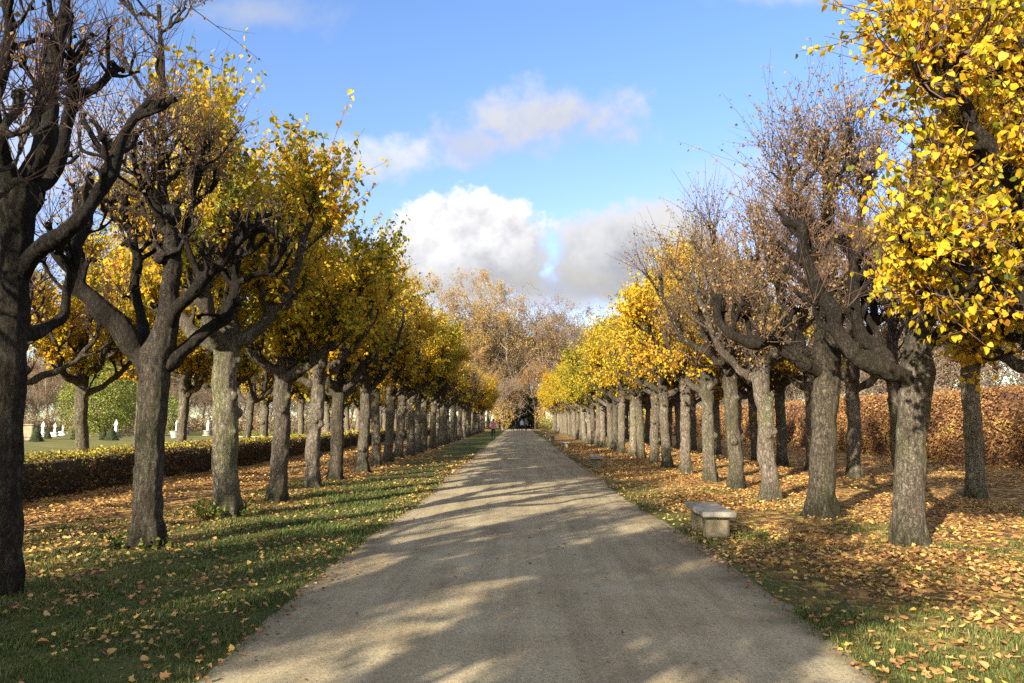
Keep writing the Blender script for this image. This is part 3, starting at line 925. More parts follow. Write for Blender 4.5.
# the leaf-laden tree just outside the frame whose boughs hang in
Z = 7.2
R0 = px_skel(105, Z, (1112, 584))
R0.set_trunk(*R0.cv([(1112, 598), (1112, 582), (1111, 555), (1108, 480), (1106, 420), (1104, 370), (1100, 330), (1092, 270), (1086, 200), (1082, 130), (1080, 60)],
                    [62, 54, 46, 43, 42, 44, 40, 30, 24, 18, 12]), n=8, t0=.55)
for pts, w, n in (
    ([(1104, 365), (1070, 345, -.1), (1036, 312, -.2), (1000, 286, -.3), (962, 268, -.4), (930, 240, -.5), (912, 205, -.5)], (24, 8), 11),
    ([(1104, 372), (1080, 372, .3), (1050, 352, .6), (1014, 338, .8), (980, 334, 1.0), (948, 322, 1.1), (926, 300, 1.1)], (20, 7), 11),
    ([(1100, 320), (1066, 270, -.3), (1034, 215, -.5), (998, 160, -.7), (968, 112, -.8), (944, 70, -.9), (930, 30, -.9)], (22, 8), 12),
    ([(1098, 330), (1050, 285, .2), (1022, 240, .3), (1014, 190, .4), (1004, 130, .5), (985, 75, .5), (960, 20, .5)], (20, 8), 11),
    ([(1088, 240), (1060, 170, 0), (1040, 100, 0), (1020, 40, 0), (1000, -30, 0)], (18, 8), 10),
    ([(1096, 310), (1120, 260, .3), (1150, 190, .5), (1170, 120, .6), (1180, 40, .6)], (18, 8), 8),
):
    R0.limb(*R0.cv(pts, w), n=n, t0=.38, up=.25, lmax=.6)
h5 = tree_object(R0, .020, M_LEAF, M_TWIG, 'heart', n=15, L=(.3, .85), leaf=.85, step=.052, up=.25, size=(.042, .082), tint=(.60, .14), droop=.45)
place(h5, R0.foot, 0, 1, "yellow leafed lime whose boughs hang in from beside the picture's edge", G_R)
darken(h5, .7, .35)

# --- generic variants
VAR = {}
def variant(key, s, **kw):
    r = tree_object(s, **kw)
    VAR[key] = [r, False]


YEL = dict(n=14, L=(.45, 1.1), leaf=1.45, step=.062, up=.75, size=(.05, .095))
variant('y1', generic(301, H=7.7, nl=4, spread=1.35, tr=.2, nb=7), tint=(.51, .11), **YEL)
variant('y2', generic(302, H=7.2, nl=5, spread=1.45, tr=.19, nb=6), tint=(.56, .12), **YEL)
variant('y3', generic(303, H=7.0, nl=4, spread=1.5, tr=.21, nb=7, fork=2.6), tint=(.47, .14), **YEL)
variant('y4', generic(304, H=7.3, nl=4, spread=1.5, tr=.18, nb=7, fork=2.9), tint=(.62, .12), **YEL)
variant('g1', generic(305, H=7.0, nl=5, spread=1.4, tr=.2, nb=6), tint=(.40, .12), **YEL)
variant('b1', generic(311, H=7.4, nl=4, spread=1.4, tr=.2, nb=8), leafmat=M_BROWNLEAF, twigmat=M_TWIGBROWN, shape='oval', n=9, L=(.5, 1.3), leaf=.6, step=.08, size=(.035, .07), up=.9, r=.006)
variant('b2', generic(312, H=7.0, nl=5, spread=1.5, tr=.2, nb=7, fork=2.9), leafmat=M_BROWNLEAF, twigmat=M_TWIGBROWN, shape='oval', n=9, L=(.5, 1.2), leaf=.8, step=.08, size=(.035, .07), up=.8, r=.006)
variant('b3', generic(313, H=6.8, nl=3, spread=1.5, tr=.17, nb=8, fork=2.7), leafmat=M_BROWNLEAF, twigmat=M_TWIG, shape='oval', n=7, L=(.45, 1.0), leaf=.12, step=.08, size=(.03, .06), up=.7, r=.0048)
MIX = dict(n=11, L=(.45, 1.1), step=.075, up=.75, size=(.06, .10))
variant('m1', generic(321, H=7.2, nl=4, spread=1.45, tr=.2, nb=7), tint=(.60, .15), leaf=.55, twigmat=M_TWIGBROWN, **MIX)
variant('m2', generic(322, H=7.0, nl=5, spread=1.4, tr=.19, nb=6), tint=(.60, .18), leaf=.55, twigmat=M_TWIGBROWN, **MIX)


def plant(key, x, y, label, group, rz=None, sc=None):
    root, used = VAR[key]
    if used:
        root = copy_tree(root)
    VAR[key][1] = True
    if rz is None: rz = rng.uniform(0, 6.28)
    if sc is None: sc = rng.uniform(.94, 1.06) if y > 0 else 1.03
    place(root, (x, y, float(gz(x, y))), rz, sc, label, group)
    root.rotation_euler = (rng.normal(0, .022), rng.normal(0, .022), rz)
    tone = rng.uniform(.62, 1.1)
    for ch in root.children:
        if ch.name.startswith(('trunk', 'limb')): ch.color = (tone, tone * rng.uniform(.96, 1.0), tone * rng.uniform(.9, .98), 1)
    return root


ORD = ["first", "second", "third", "fourth", "fifth", "sixth", "seventh", "eighth", "ninth", "tenth", "eleventh", "twelfth",
       "thirteenth", "fourteenth", "fifteenth", "sixteenth", "seventeenth", "eighteenth", "nineteenth", "twentieth"]
LOOK = {'y': "yellow crowned", 'g': "green and yellow", 'b': "bare brown", 'm': "thinly leafed golden"}


def row(xc, ys, keys, group, where, first, jx=.06, far_from=45, lim=20):
    for i, y in enumerate(ys):
        k = keys[i] if i < len(keys) else keys[-1 - (i % 4)]
        if y < 3.5 or where == 'x':
            lab = "lime tree outside the picture, its shade falling over the lawn and path"
            gr = "limes behind the viewpoint"
        elif i - first < lim and y < far_from:
            lab = f"{LOOK[k[0]]} lime, {ORD[i - first + START[group]]} from the camera in the row {where}"; gr = group
        else:
            lab = f"{LOOK[k[0]]} lime among the crowded distant trunks of the row {where}"
            gr = f"distant {LOOK[k[0]]} limes {where}"
        plant(k, xc + rng.normal(0, jx), y, lab, gr)


START = {G_L: 2, G_R: 3, G_L2: 0, G_R2: 0}
# hedge-side main row
plant('y3', -4.85, 12.5, "tall yellow lime with green shoots at its foot before the low hedge", G_L, 1.0, 1.15)
plant('y1', -4.82, 15.0, "tall yellow lime with a smooth straight trunk, fourth in the row before the low hedge", G_L, .4, 1.0)
START[G_L] = 4
ysL = [17.7, 20.1] + [22.8 + 2.68 * i for i in range(31)]
kL = ['y2', 'y3', 'm2', 'y4', 'm2', 'y1', 'm1', 'y3', 'y2', 'b2', 'm2', 'y1', 'b1', 'm1', 'b2', 'm1', 'b2', 'm2', 'y2', 'm1', 'b2', 'y4', 'y4', 'y2', 'y4', 'y1', 'y4', 'y2', 'y4', 'y4', 'y2', 'y4', 'y4']
row(-4.85, ysL, kL, G_L, "before the low hedge", 0)
# bench-side main row
START[G_R] = 3
ysR = [15.2, 17.5, 19.6, 22.6] + [25.4 + 2.68 * i for i in range(30)]
kR = ['b2', 'b1', 'm1', 'y4', 'm2', 'y2', 'm1', 'y1', 'y3', 'm2', 'g1', 'y1', 'g1', 'g1', 'y3', 'g1', 'y1', 'g1', 'y2', 'y1', 'g1', 'y2', 'y4', 'y2', 'y4', 'y1', 'y2', 'y4', 'y2', 'y2', 'y4', 'y2', 'y4', 'y2']
row(5.05, ysR, kR, G_R, "behind the benches", 0)
# second rows
START[G_L2] = 0
ysL2 = [16.4 + 2.7 * i for i in range(31)]
kL2 = ['b3', 'y2', 'y4', 'm2', 'y1', 'b3', 'y3', 'm1', 'y4', 'y2', 'm1', 'b2', 'y1', 'm2', 'b1', 'm1'] * 2
row(-11.1, ysL2, kL2, G_L2, "behind the low hedge", 0)
ysR2 = [12.7 + 2.7 * i for i in range(33)]
kR2 = ['b1', 'b2', 'b3', 'b1', 'm1', 'b2', 'm2', 'b1', 'y4', 'b2', 'm1', 'b1', 'y2', 'm2', 'b2', 'm1'] * 2 + ['b1']
row(9.25, ysR2, kR2, G_R2, "by the copper hedge", 0)
# trees behind the viewpoint that throw the shade
START[G_L] = 0
row(-4.85, [4.3, 1.7, -3.0, -9.4, -14.0, -17.0], ['b3', 'm2', 'y2', 'b3', 'y4', 'b2'], G_L, "x", 0, far_from=0)
row(-11.1, [13.7, 11.0, 8.3, 5.6, 2.9, .2, -2.5, -5.2, -7.9, -10.6], ['b3', 'b3', 'b3', 'b3', 'b3', 'b3', 'm1', 'b2', 'y1', 'b2'], G_L2, "x", 0, far_from=0)
row(9.25, [10.0, 7.3, 4.6], ['m1', 'b1', 'b2'], G_R2, "x", 0, far_from=0)


# ------------------------------------------------------------------ hedges
def hedge(name, label, x0, x1, y0, y1, h, mat, core, dens, size, tint_top, tint_side, seed, top_only_light=None):
    rg = np.random.default_rng(seed)
    root = empty(name, ((x0 + x1) / 2, y0, 0))
    ox, oy = (x0 + x1) / 2, y0
    # inner wood, wavy box
    ys = np.arange(0, y1 - y0, .6)
    V = []
    w = (x1 - x0) / 2 - .12
    for y in ys:
        hh = h - .12 + .08 * noise.noise((y * .5, seed, 0))
        dx = .06 * noise.noise((y * .8, seed, 3))
        V += [(-w + dx, y, -.02), (-w + dx, y, hh * .6), (-w * .8, y, hh), (w * .8, y, hh), (w + dx, y, hh * .6), (w + dx, y, -.02)]
    n = len(ys)
    L = []
    for i in range(n - 1):
        for j in range(5):
            a = i * 6 + j; L.append((a, a + 1, a + 7, a + 6))
    L.append((5, 4, 3, 2, 1, 0)); L.append(tuple((n - 1) * 6 + j for j in range(6)))
    link("branches", mk_mesh("branches", V, [q for f in L for q in f], [len(f) for f in L], core), root)
    P, N, T, S = [], [], [], []
    for (ya, yb, k) in dens:
        ln = yb - ya
        for face, area in (('l', h), ('r', h), ('t', x1 - x0)):
            m = int(area * ln * k)
            y = rg.uniform(ya, yb, m) - oy
            if face == 't':
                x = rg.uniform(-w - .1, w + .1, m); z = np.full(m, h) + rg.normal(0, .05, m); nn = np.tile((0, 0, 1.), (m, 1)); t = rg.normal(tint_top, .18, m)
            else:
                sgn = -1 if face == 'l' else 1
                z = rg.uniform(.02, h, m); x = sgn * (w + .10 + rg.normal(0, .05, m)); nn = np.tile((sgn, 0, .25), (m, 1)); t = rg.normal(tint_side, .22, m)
            cl = nz(y, z + x, .9, seed)
            z = z + (.09 * nz(y, x, .45, seed + 5) + .07 * nz(y, x, 1.7, seed + 8)) * h * .7 * (z / h); x = x + .16 * nz(y, z, .8, seed + 11)
            keep = rg.random(m) < np.clip(.85 + cl * .8, .25, 1)
            P.append(np.stack([x, y, z], -1)[keep]); N.append(nn[keep]); T.append((t + cl * .35)[keep])
            S.append((rg.uniform(*size, m) * (1 + .02 * (y)))[keep])
    P = np.concatenate(P); N = np.concatenate(N); T = np.clip(np.concatenate(T), 0, 1); S = np.concatenate(S)
    m = len(P)
    N = nrm(N + rg.normal(0, .5, (m, 3)))
    A = nrm(rg.normal(0, 1, (m, 3)) + np.array((0, 0, -.3)))
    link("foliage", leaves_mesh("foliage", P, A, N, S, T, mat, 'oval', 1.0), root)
    # ragged sprigs standing out of the clipped line
    tag(root, label, "hedge")
    return root


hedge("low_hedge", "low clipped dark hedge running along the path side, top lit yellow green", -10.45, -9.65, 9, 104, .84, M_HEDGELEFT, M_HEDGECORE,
      [(9, 30, 420), (30, 55, 200), (55, 104, 90)], (.045, .075), .80, .16, 41)  # sunlit top and shaded sides put into the leaf tints
hedge("copper_hedge", "tall copper brown beech hedge running behind the second row of limes", 16.6, 18.2, 12, 110, 2.65, M_BEECH, M_BEECHCORE,
      [(12, 40, 420), (40, 70, 150), (70, 110, 60)], (.05, .09), .5, .42, 43)


# ------------------------------------------------------------------ woodland
def tall_tree(seed, H, leafmat=None, leafn=0, lsize=.2, spread=.55, twigmat=None, levels=4, base_free=.3, tint=(.5, .2)):
    rg = np.random.default_rng(seed)
    wood, fine, tips = [], [], []
    def grow(p, d, L, r, lev):
        n = 5
        pts = [p]; dd = d
        for i in range(n - 1):
            dd = nrm(dd + rg.normal(0, .16, 3) + np.array((0, 0, .10)))
            pts.append(pts[-1] + dd * L / (n - 1))
        pts = np.array(pts); rad = np.linspace(r, r * (.45 if lev else .3), n)
        (wood if lev <= 1 else fine).append((pts, rad))
        if lev >= levels:
            tips.append(pts); return
        kids = [11, 6, 5, 4, 3][lev]
        for k in range(kids):
            t = rg.uniform(base_free if lev == 0 else .25, 1.0)
            q = np.array([np.interp(t, np.linspace(0, 1, n), pts[:, c]) for c in range(3)])
            tan = nrm(pts[-1] - pts[0])
            o = rg.normal(0, 1, 3); o -= tan * (o @ tan); o = nrm(o)
            nd = nrm(tan * (.65 if lev else .75) + o * (spread + .25) + np.array((0, 0, .18)))
            ll = L * rg.uniform(.42, .62) * (1.15 - .45 * t if lev == 0 else 1)
            grow(q, nd, ll, max(r * .42 * (1.1 - .4 * t), .016), lev + 1)
    grow(np.array((0, 0, -.2)), np.array((0, 0, 1.)), H * .78, H * .014, 0)
    root = empty("woodland_tree", (0, 0, 0))
    link("trunk", thin_tubes("trunk", wood, twigmat or M_WOODTWIG, 7), root)
    link("twigs", thin_tubes("twigs", fine, twigmat or M_WOODTWIG, 3), root)
    if leafn:
        P = np.concatenate(tips)
        idx = rg.integers(0, len(P), leafn)
        cl = np.array([noise.noise((p[0] * .35, p[1] * .35, p[2] * .35 + seed)) for p in P[idx]])
        keep = cl + rg.normal(0, .2, leafn) > -.12
        x = P[idx][keep] + rg.normal(0, .25, (keep.sum(), 3)); m = len(x)
        link("crown", leaves_mesh("crown", x, rg.normal(0, 1, (m, 3)), rg.normal(0, 1, (m, 3)) + (0, 0, .6), rg.uniform(.6, 1.3, m) * lsize,
                                  np.clip(rg.normal(tint[0], tint[1], m) + cl[keep] * .2, 0, 1), leafmat, 'oval'), root)
    return root


WV = {
    'bare': [tall_tree(501, 20, M_DULL, 9000, .17, tint=(.6, .25)), False],
    'bare2': [tall_tree(502, 18, M_DULL, 18000, .19, .7, base_free=.15, tint=(.5, .3)), False],
    'gold': [tall_tree(503, 22, M_GOLD, 18000, .22, .5, tint=(.5, .2)), False],
    'rust': [tall_tree(504, 16, M_GOLD, 13000, .20, .7, base_free=.15, tint=(.8, .18)), False],
    'scrub': [tall_tree(505, 7, M_DULL, 5000, .11, .8, base_free=.05, tint=(.5, .3)), False],
}
WL = {'bare': "tall bare grey tree", 'bare2': "tall brown twiggy tree", 'gold': "tall golden leafed tree", 'rust': "rusty brown leafed tree", 'scrub': "grey leafless scrub tree"}


def wood(key, x, y, sc, where, group, label=None):
    r, used = WV[key]
    if used: r = copy_tree(r)
    WV[key][1] = True
    r.location = (x, y, 0); r.rotation_euler = (0, 0, rng.uniform(0, 6.28)); r.scale = (sc, sc, sc)
    tag(r, label or f"{WL[key]} {where}", "tree", f"{WL[key]}s {where}")


def wx(px, Y): return (px - 518) / F * Y


# end of the avenue: (photo column, distance, kind, height scale)
for px, Y, k, s_ in ((445, 140, 'bare', .98), (428, 150, 'bare2', 1.1), (462, 132, 'rust', .95), (480, 138, 'gold', 1.10), (500, 150, 'gold', 1.22), (528, 142, 'gold', 1.12), (513, 165, 'bare', 1.25),
                     (545, 150, 'rust', 1.1), (556, 136, 'bare2', 1.08), (572, 146, 'bare2', 1.15), (588, 140, 'bare', 1.0), (601, 150, 'bare2', 1.05), (470, 160, 'bare2', 1.2), (540, 170, 'bare2', 1.3),
                     (615, 140, 'bare', .95), (632, 150, 'bare2', 1.0), (410, 150, 'bare', 1.0), (392, 140, 'bare2', .9), (495, 128, 'rust', .62), (535, 130, 'rust', .7), (560, 160, 'bare', 1.3), (580, 165, 'bare2', 1.2),
                     (650, 155, 'bare', 1.0), (375, 155, 'bare2', 1.0), (523, 155, 'bare2', 1.1), (488, 170, 'bare', 1.3),
                     (497, 158, 'rust', 1.25), (508, 172, 'bare2', 1.3), (519, 160, 'rust', 1.2), (503, 146, 'bare2', .85), (484, 150, 'bare2', 1.0), (532, 162, 'bare2', 1.25), (566, 150, 'rust', 1.15), (594, 158, 'bare2', 1.2)):
    wood(k, wx(px, Y), Y, s_ * rng.uniform(.96, 1.04), "in the wood closing the far end of the path", "")
# beyond the flower garden
for i in range(62):
    px = -80 + i * 8.5 + rng.uniform(-5, 5); Y = rng.uniform(105, 150)
    wood(rng.choice(['bare2', 'rust', 'bare', 'bare2']), wx(px, Y), Y, rng.uniform(.55, .82), "in the wood beyond the flower garden", "")
for i in range(34):
    px = -70 + i * 15 + rng.uniform(-5, 5); Y = rng.uniform(98, 108)
    wood('scrub', wx(px, Y), Y, rng.uniform(.8, 1.1), "edging the wood beyond the flower garden", "")
for i in range(26):
    px = 385 + i * 10.5 + rng.uniform(-3, 3); Y = rng.uniform(124, 134)
    if 503 < px < 537: continue
    wood('scrub', wx(px, Y), Y, rng.uniform(1.0, 1.5), "edging the wood at the far end of the path", "")
# behind the copper hedge
for i in range(44):
    Y = 12 + i * 2.3 + rng.uniform(-1, 1)
    wood('scrub', rng.uniform(20, 25), Y, rng.uniform(.85, 1.15), "rising behind the copper hedge", "")
for i in range(16):
    Y = 35 + i * 6 + rng.uniform(-2, 2)
    wood(rng.choice(['bare', 'bare2']), rng.uniform(30, 46), Y, rng.uniform(.42, .62), "standing well behind the copper hedge", "")


def bush(name, label, cat, loc, rx, ry, h, mat, n, size, seed, group=None, stem=True, bottom=.0):
    rg = np.random.default_rng(seed)
    root = empty(name, loc)
    d = nrm(rg.normal(0, 1, (n, 3)))
    rad = .55 + .45 * rg.random(n) ** .5
    lump = np.array([noise.noise((a * 1.6 + seed, b * 1.6, c * 1.6)) for a, b, c in d]) * .35 + np.array([noise.noise((a * 4 + seed, b * 4, c * 4)) for a, b, c in d]) * .18
    rad = rad * (1 + lump)
    P = d * rad[:, None] * np.array((rx, ry, h * .5)) + np.array((0, 0, bottom + h * .5))
    keep = P[:, 2] > .02
    P = P[keep]; m = len(P)
    T = np.clip(rg.normal(.5, .2, m) + lump[keep] * .6, 0, 1)
    link("crown", leaves_mesh("crown", P, rg.normal(0, 1, (m, 3)), d[keep] + rg.normal(0, .5, (m, 3)), rg.uniform(.6, 1.3, m) * size, T, mat, 'oval'), root)
    if stem:
        mb = MB()
        for k in range(5):
            a = rg.uniform(0, 6.28)
            Q, q = spline([(0.1 * math.cos(a), .1 * math.sin(a), -.1), (rx * .25 * math.cos(a), ry * .25 * math.sin(a), h * .3 + bottom * .5), (rx * .5 * math.cos(a), ry * .5 * math.sin(a), h * .7 + bottom)], [h * .02, h * .014, h * .006])
            mb.tube(Q, q, 6)
        link("trunk", mb.mesh("trunk", M_WOODTWIG, True), root)
    tag(root, label, cat, group)
    return root


bush("shade_gap_bush", "dark evergreen closing the far end of the path behind the walkers", "tree", (wx(514, 134), 134, 0), 3.2, 3, 8, M_EVERGREEN, 12000, .32, 61)  # dark masses added where the path runs into woodland shade
bush("shade_gap_bush", "second dark leafy mass added for that shaded opening, beside the first toward the benches", "tree", (wx(528, 139), 139, 0), 2.8, 3, 7, M_EVERGREEN, 9000, .32, 62)
bush("shrub", "brown twiggy shrub at the far end of the bench row", "shrub", (wx(548, 118), 118, 0), 2.2, 2, 4.5, M_GOLD, 1800, .20, 63)
bush("shrub", "low green shrub at the foot of the far bench row", "shrub", (wx(545, 108), 108, 0), 1.3, 1, 2.0, M_WILLOW, 1200, .14, 64)
bush("shrub", "brown leafed shrub at the far end of the hedge row", "shrub", (wx(503, 122), 122, 0), 1.9, 2, 5.0, M_GOLD, 1600, .20, 65)
bush("pale_green_tree", "broad pale green tree beyond the flower garden, the only green crown there", "tree", (wx(103, 72), 72, 0), 3.6, 3.4, 7.6, M_WILLOW, 20000, .17, 66)
bush("pale_green_tree", "small yellow green tree between the statues and the far wood", "tree", (wx(172, 84), 84, 0), 1.4, 1.3, 4.4, M_WILLOW, 2600, .16, 67)
bush("shrub", "dark round shrub at the garden's far edge beside the pale green tree", "shrub", (wx(145, 88), 88, 0), 4, 3, 5.5, M_EVERGREEN, 2600, .26, 68)


for i in range(30):
    px = -60 + i * 15.5 + rng.uniform(-5, 5); Y = rng.uniform(90, 96)
    bush("shrub", "low brown shrub in the thicket edging the wood beyond the flower garden", "shrub", (wx(px, Y), Y, 0), rng.uniform(1.6, 2.4), 1.2, rng.uniform(1.8, 3.0), M_DULL, 700, .2, 700 + i, "brown shrubs edging the wood beyond the garden")

# shoots at the foot of the third tree
def foot_shoots(name, label, x, y, n, hh, seed, mat):
    rg = np.random.default_rng(seed)
    root = empty(name, (x, y, 0))
    paths = []; P = []
    for k in range(n):
        a = rg.uniform(0, 6.28); r0 = rg.uniform(.15, .38)
        b = np.array((math.cos(a) * r0, math.sin(a) * r0, 0)); d = nrm(np.array((math.cos(a) * .5, math.sin(a) * .5, 1)) + rg.normal(0, .3, 3)); l = rg.uniform(.4, 1) * hh
        C = np.array([b + d * l * t for t in (0, .35, .7, 1)])
        paths.append((C, np.array([.004, .0035, .003, .0015])))
        for t in rg.uniform(.2, 1, 9): P.append(b + d * l * t + rg.normal(0, .03, 3))
    P = np.array(P); m = len(P)
    link("stem", thin_tubes("stem", paths, M_TWIG), root)
    link("foliage", leaves_mesh("foliage", P, rg.normal(0, 1, (m, 3)), rg.normal(0, .5, (m, 3)) + (0, 0, 1), rg.uniform(.04, .075, m), np.clip(rg.normal(.35, .2, m), 0, 1), mat, 'heart'), root)
    tag(root, label, "plant")


foot_shoots("basal_shoots", "fresh green shoots sprouting at the foot of the third hedge row trunk", -4.85, 12.35, 40, .42, 71, M_WILLOW)
foot_shoots("basal_shoots", "sparse green shoots around the swollen foot of the candelabra lime", L2.foot[0], 9.42, 16, .22, 72, M_WILLOW)


# ------------------------------------------------------------------ stone benches
def bevel_box(name, x0, x1, y0, y1, z0, z1, mat, seed, bev=.02, chips=.012):
    import bmesh
    bm = bmesh.new()
    mb = MB(); mb.box(x0, x1, y0, y1, z0, z1)
    vs = [bm.verts.new(v) for v in mb.V]
    for f in mb.F: bm.faces.new([vs[i] for i in f])
    bmesh.ops.bevel(bm, geom=list(bm.edges), offset=bev, segments=2, affect='EDGES')
    bmesh.ops.subdivide_edges(bm, edges=[e for e in bm.edges if e.calc_length() > .12], cuts=5, use_grid_fill=True)
    for v in bm.verts:
        d = noise.noise((v.co.x * 7 + seed, v.co.y * 7, v.co.z * 7)) * chips + noise.noise((v.co.x * 22, v.co.y * 22 + seed, v.co.z * 22)) * chips * .5
        v.co += v.normal * d
    me = bpy.data.meshes.new(name); bm.to_mesh(me); bm.free()
    me.materials.append(mat)
    me.polygons.foreach_set("use_smooth", np.ones(len(me.polygons), dtype=bool))
    return me


bench = empty("stone_bench", (2.72, 10.5, 0))
st = link("seat", bevel_box("seat", -.225, .225, -.62, .62, .298, .365, M_STONE, 3, .008, .004), bench)
st.data.polygons.foreach_set('use_smooth', np.zeros(len(st.data.polygons), dtype=bool))
link("support", bevel_box("support", -.16, .16, -.50, -.27, -.05, .300, M_STONEOCHRE, 5, .015, .010), bench)
link("support", bevel_box("support", -.16, .16, .27, .50, -.05, .300, M_STONEOCHRE, 9, .015, .010), bench)
BL = ["nearest stone bench, its slab on two ochre blocks standing in leaf litter", "second stone bench from the camera beside the path, small and pale",
      "third stone bench from the camera, a pale slab on the leaf strewn verge", "fourth stone bench from the camera, tiny beside the path edge",
      "fifth stone bench from the camera, barely visible near the path's end"]
for i, Y in enumerate((10.75, 25.6, 42.5, 58.5, 75)):
    b = bench if i == 0 else copy_tree(bench)
    b.location = (2.72 if i == 0 else 2.66, Y, .005); b.rotation_euler = (0, 0, [-.03, .02, -.02, .01, 0][i])
    tag(b, BL[i], "bench", "stone benches along the path")


# ------------------------------------------------------------------ figures
def body(name, J, mats, split):
    """one continuous skinned figure. J: dict joint -> (pos, radius, parent)"""
    names = list(J)
    V = [J[k][0] for k in names]
    E = [(names.index(J[k][2]), names.index(k)) for k in names if J[k][2]]
    me = bpy.data.meshes.new(name); me.from_pydata(V, E, [])
    o = bpy.data.objects.new(name, me); COL.objects.link(o)
    sk = o.modifiers.new("skin", 'SKIN'); sk.use_smooth_shade = True
    for i, k in enumerate(names):
        r = J[k][1]
        me.skin_vertices[0].data[i].radius = r if isinstance(r, tuple) else (r, r)
        me.skin_vertices[0].data[i].use_root = (k == 'pelvis')
    sb = o.modifiers.new("sub", 'SUBSURF'); sb.levels = 2; sb.render_levels = 2
    dg = bpy.context.evaluated_depsgraph_get()
    m2 = bpy.data.meshes.new_from_object(o.evaluated_get(dg))
    bpy.data.objects.remove(o); bpy.data.meshes.remove(me)
    m2.name = name
    m2.materials.clear()
    for m in mats: m2.materials.append(m)
    for p in m2.polygons:
        p.material_index = split(p.center); p.use_smooth = True
    return m2


def joints(stride=.0, arm=.25, fold=.0, h=1.68):
    k = h / 1.7
    def p(x, y, z): return (x * k, y * k, z * k)
    J = {}
    def a(n, pos, r, par): J[n] = (p(*pos), tuple(q * k for q in r) if isinstance(r, tuple) else r * k, par)
    a('pelvis', (0, 0, .93), (.145, .105), None)
    a('waist', (0, 0, 1.08), (.125, .095), 'pelvis')
    a('chest', (0, .01, 1.28), (.15, .11), 'waist')
    a('collar', (0, .0, 1.41), (.10, .08), 'chest')
    a('neck', (0, .005, 1.48), .052, 'collar')
    a('jaw', (0, -.012, 1.555), .072, 'neck')
    a('head', (0, .0, 1.63), .092, 'jaw')
    a('top', (0, .005, 1.69), .06, 'head')
    for s, nm in ((-1, 'l'), (1, 'r')):
        f = stride * s
        a('sh' + nm, (s * .165, 0, 1.39), .058, 'collar')
        a('el' + nm, (s * (.20 + .03 * fold), -.22 * -f - .02 + .03 * fold, 1.12), .043, 'sh' + nm)
        a('wr' + nm, (s * (.21 - .05 * fold), f * .30 - .10 - .16 * fold, .90 + .22 * fold), .032, 'el' + nm)
        a('hd' + nm, (s * (.21 - .07 * fold), f * .34 - .14 - .2 * fold, .83 + .26 * fold), .036, 'wr' + nm)
        a('hip' + nm, (s * .085, 0, .86), .092, 'pelvis')
        a('kn' + nm, (s * .09, -f * .30 - .02, .49), .062, 'hip' + nm)
        a('an' + nm, (s * .09, -f * .36 + (.10 if f < 0 else 0) + .02, .09 + (.10 if f < 0 else 0)), .042, 'kn' + nm)
        a('to' + nm, (s * .10, -f * .36 - .13 + (.10 if f < 0 else 0), .04 + (.05 if f < 0 else 0)), .038, 'an' + nm)
    return J


def person(label, loc, rz, top, legs, stride, h, hair_long=False, group=None, fold=0.0, cap=None):
    root = empty("person", loc, rz)
    k = h / 1.7
    def split(c):
        z = c.z / k
        if z > 1.475: return 0
        if z < .86 * 1.0 and abs(c.x) / k > .165 and z > .74: return 0
        if fold and z > 1.0 and c.y / k < -.28: return 0
        if z > .91 or (abs(c.x) / k > .17 and z > .7): return 1
        if z > .085: return 2
        return 3
    link("body", body("body", joints(stride, h=h, fold=fold), [M_SKIN, top, legs, M_BLACK], split), root)
    mb = MB()
    mb.ball((0, .018 * k, 1.655 * k), .098 * k, 12, 8)
    if hair_long:
        Q, q = spline([(0, .09 * k, 1.66 * k), (0, .15 * k, 1.60 * k), (0, .14 * k, 1.48 * k), (0, .13 * k, 1.40 * k)], [.035 * k, .04 * k, .03 * k, .01 * k]); mb.tube(Q, q, 8)
    link("hair", mb.mesh("hair", cap or M_HAIR, True), root)
    mf = MB()
    mf.ball((0, -.098 * k, 1.60 * k), .016 * k, 6, 4)
    for sx in (-1, 1): mf.ball((sx * .088 * k, .0, 1.60 * k), .02 * k, 6, 4)
    link("face", mf.mesh("face", M_SKIN, True), root)
    tag(root, label, "person", group)
    return root


person("jogger in a pink top and black leggings running along the path's grassy edge", (wx(493.5, 62), 62, 0), math.pi + .1, M_PINK, M_BLACK, .9, 1.66, True, fold=.8)
person("small walker in reddish jacket near the path's edge behind the jogger", (wx(500, 98), 98, 0), .1, simple_noise_mat("red_brown_cloth", (.25, .10, .09), (.36, .16, .14), 12), M_NAVY, .5, 1.65, False)
person("dark clothed walker on the hedge side of the distant group", (wx(513, 101), 101, .03), .2, M_BLACK, M_NAVY, .5, 1.76, group="walkers in the far group")
person("dark clothed walker in the middle of the distant group", (wx(518.5, 103), 103, .03), -.1, M_NAVY, M_BLACK, -.5, 1.72, group="walkers in the far group")
person("walker in a white top among the dark distant group", (wx(522, 105), 105, .03), .0, M_WHITECLOTH, M_BLACK, .4, 1.70, group="walkers in the far group")
person("grey clothed walker on the bench side of the distant group", (wx(526, 101), 101, .03), .1, M_GREYCLOTH, M_BLACK, -.4, 1.78, group="walkers in the far group")


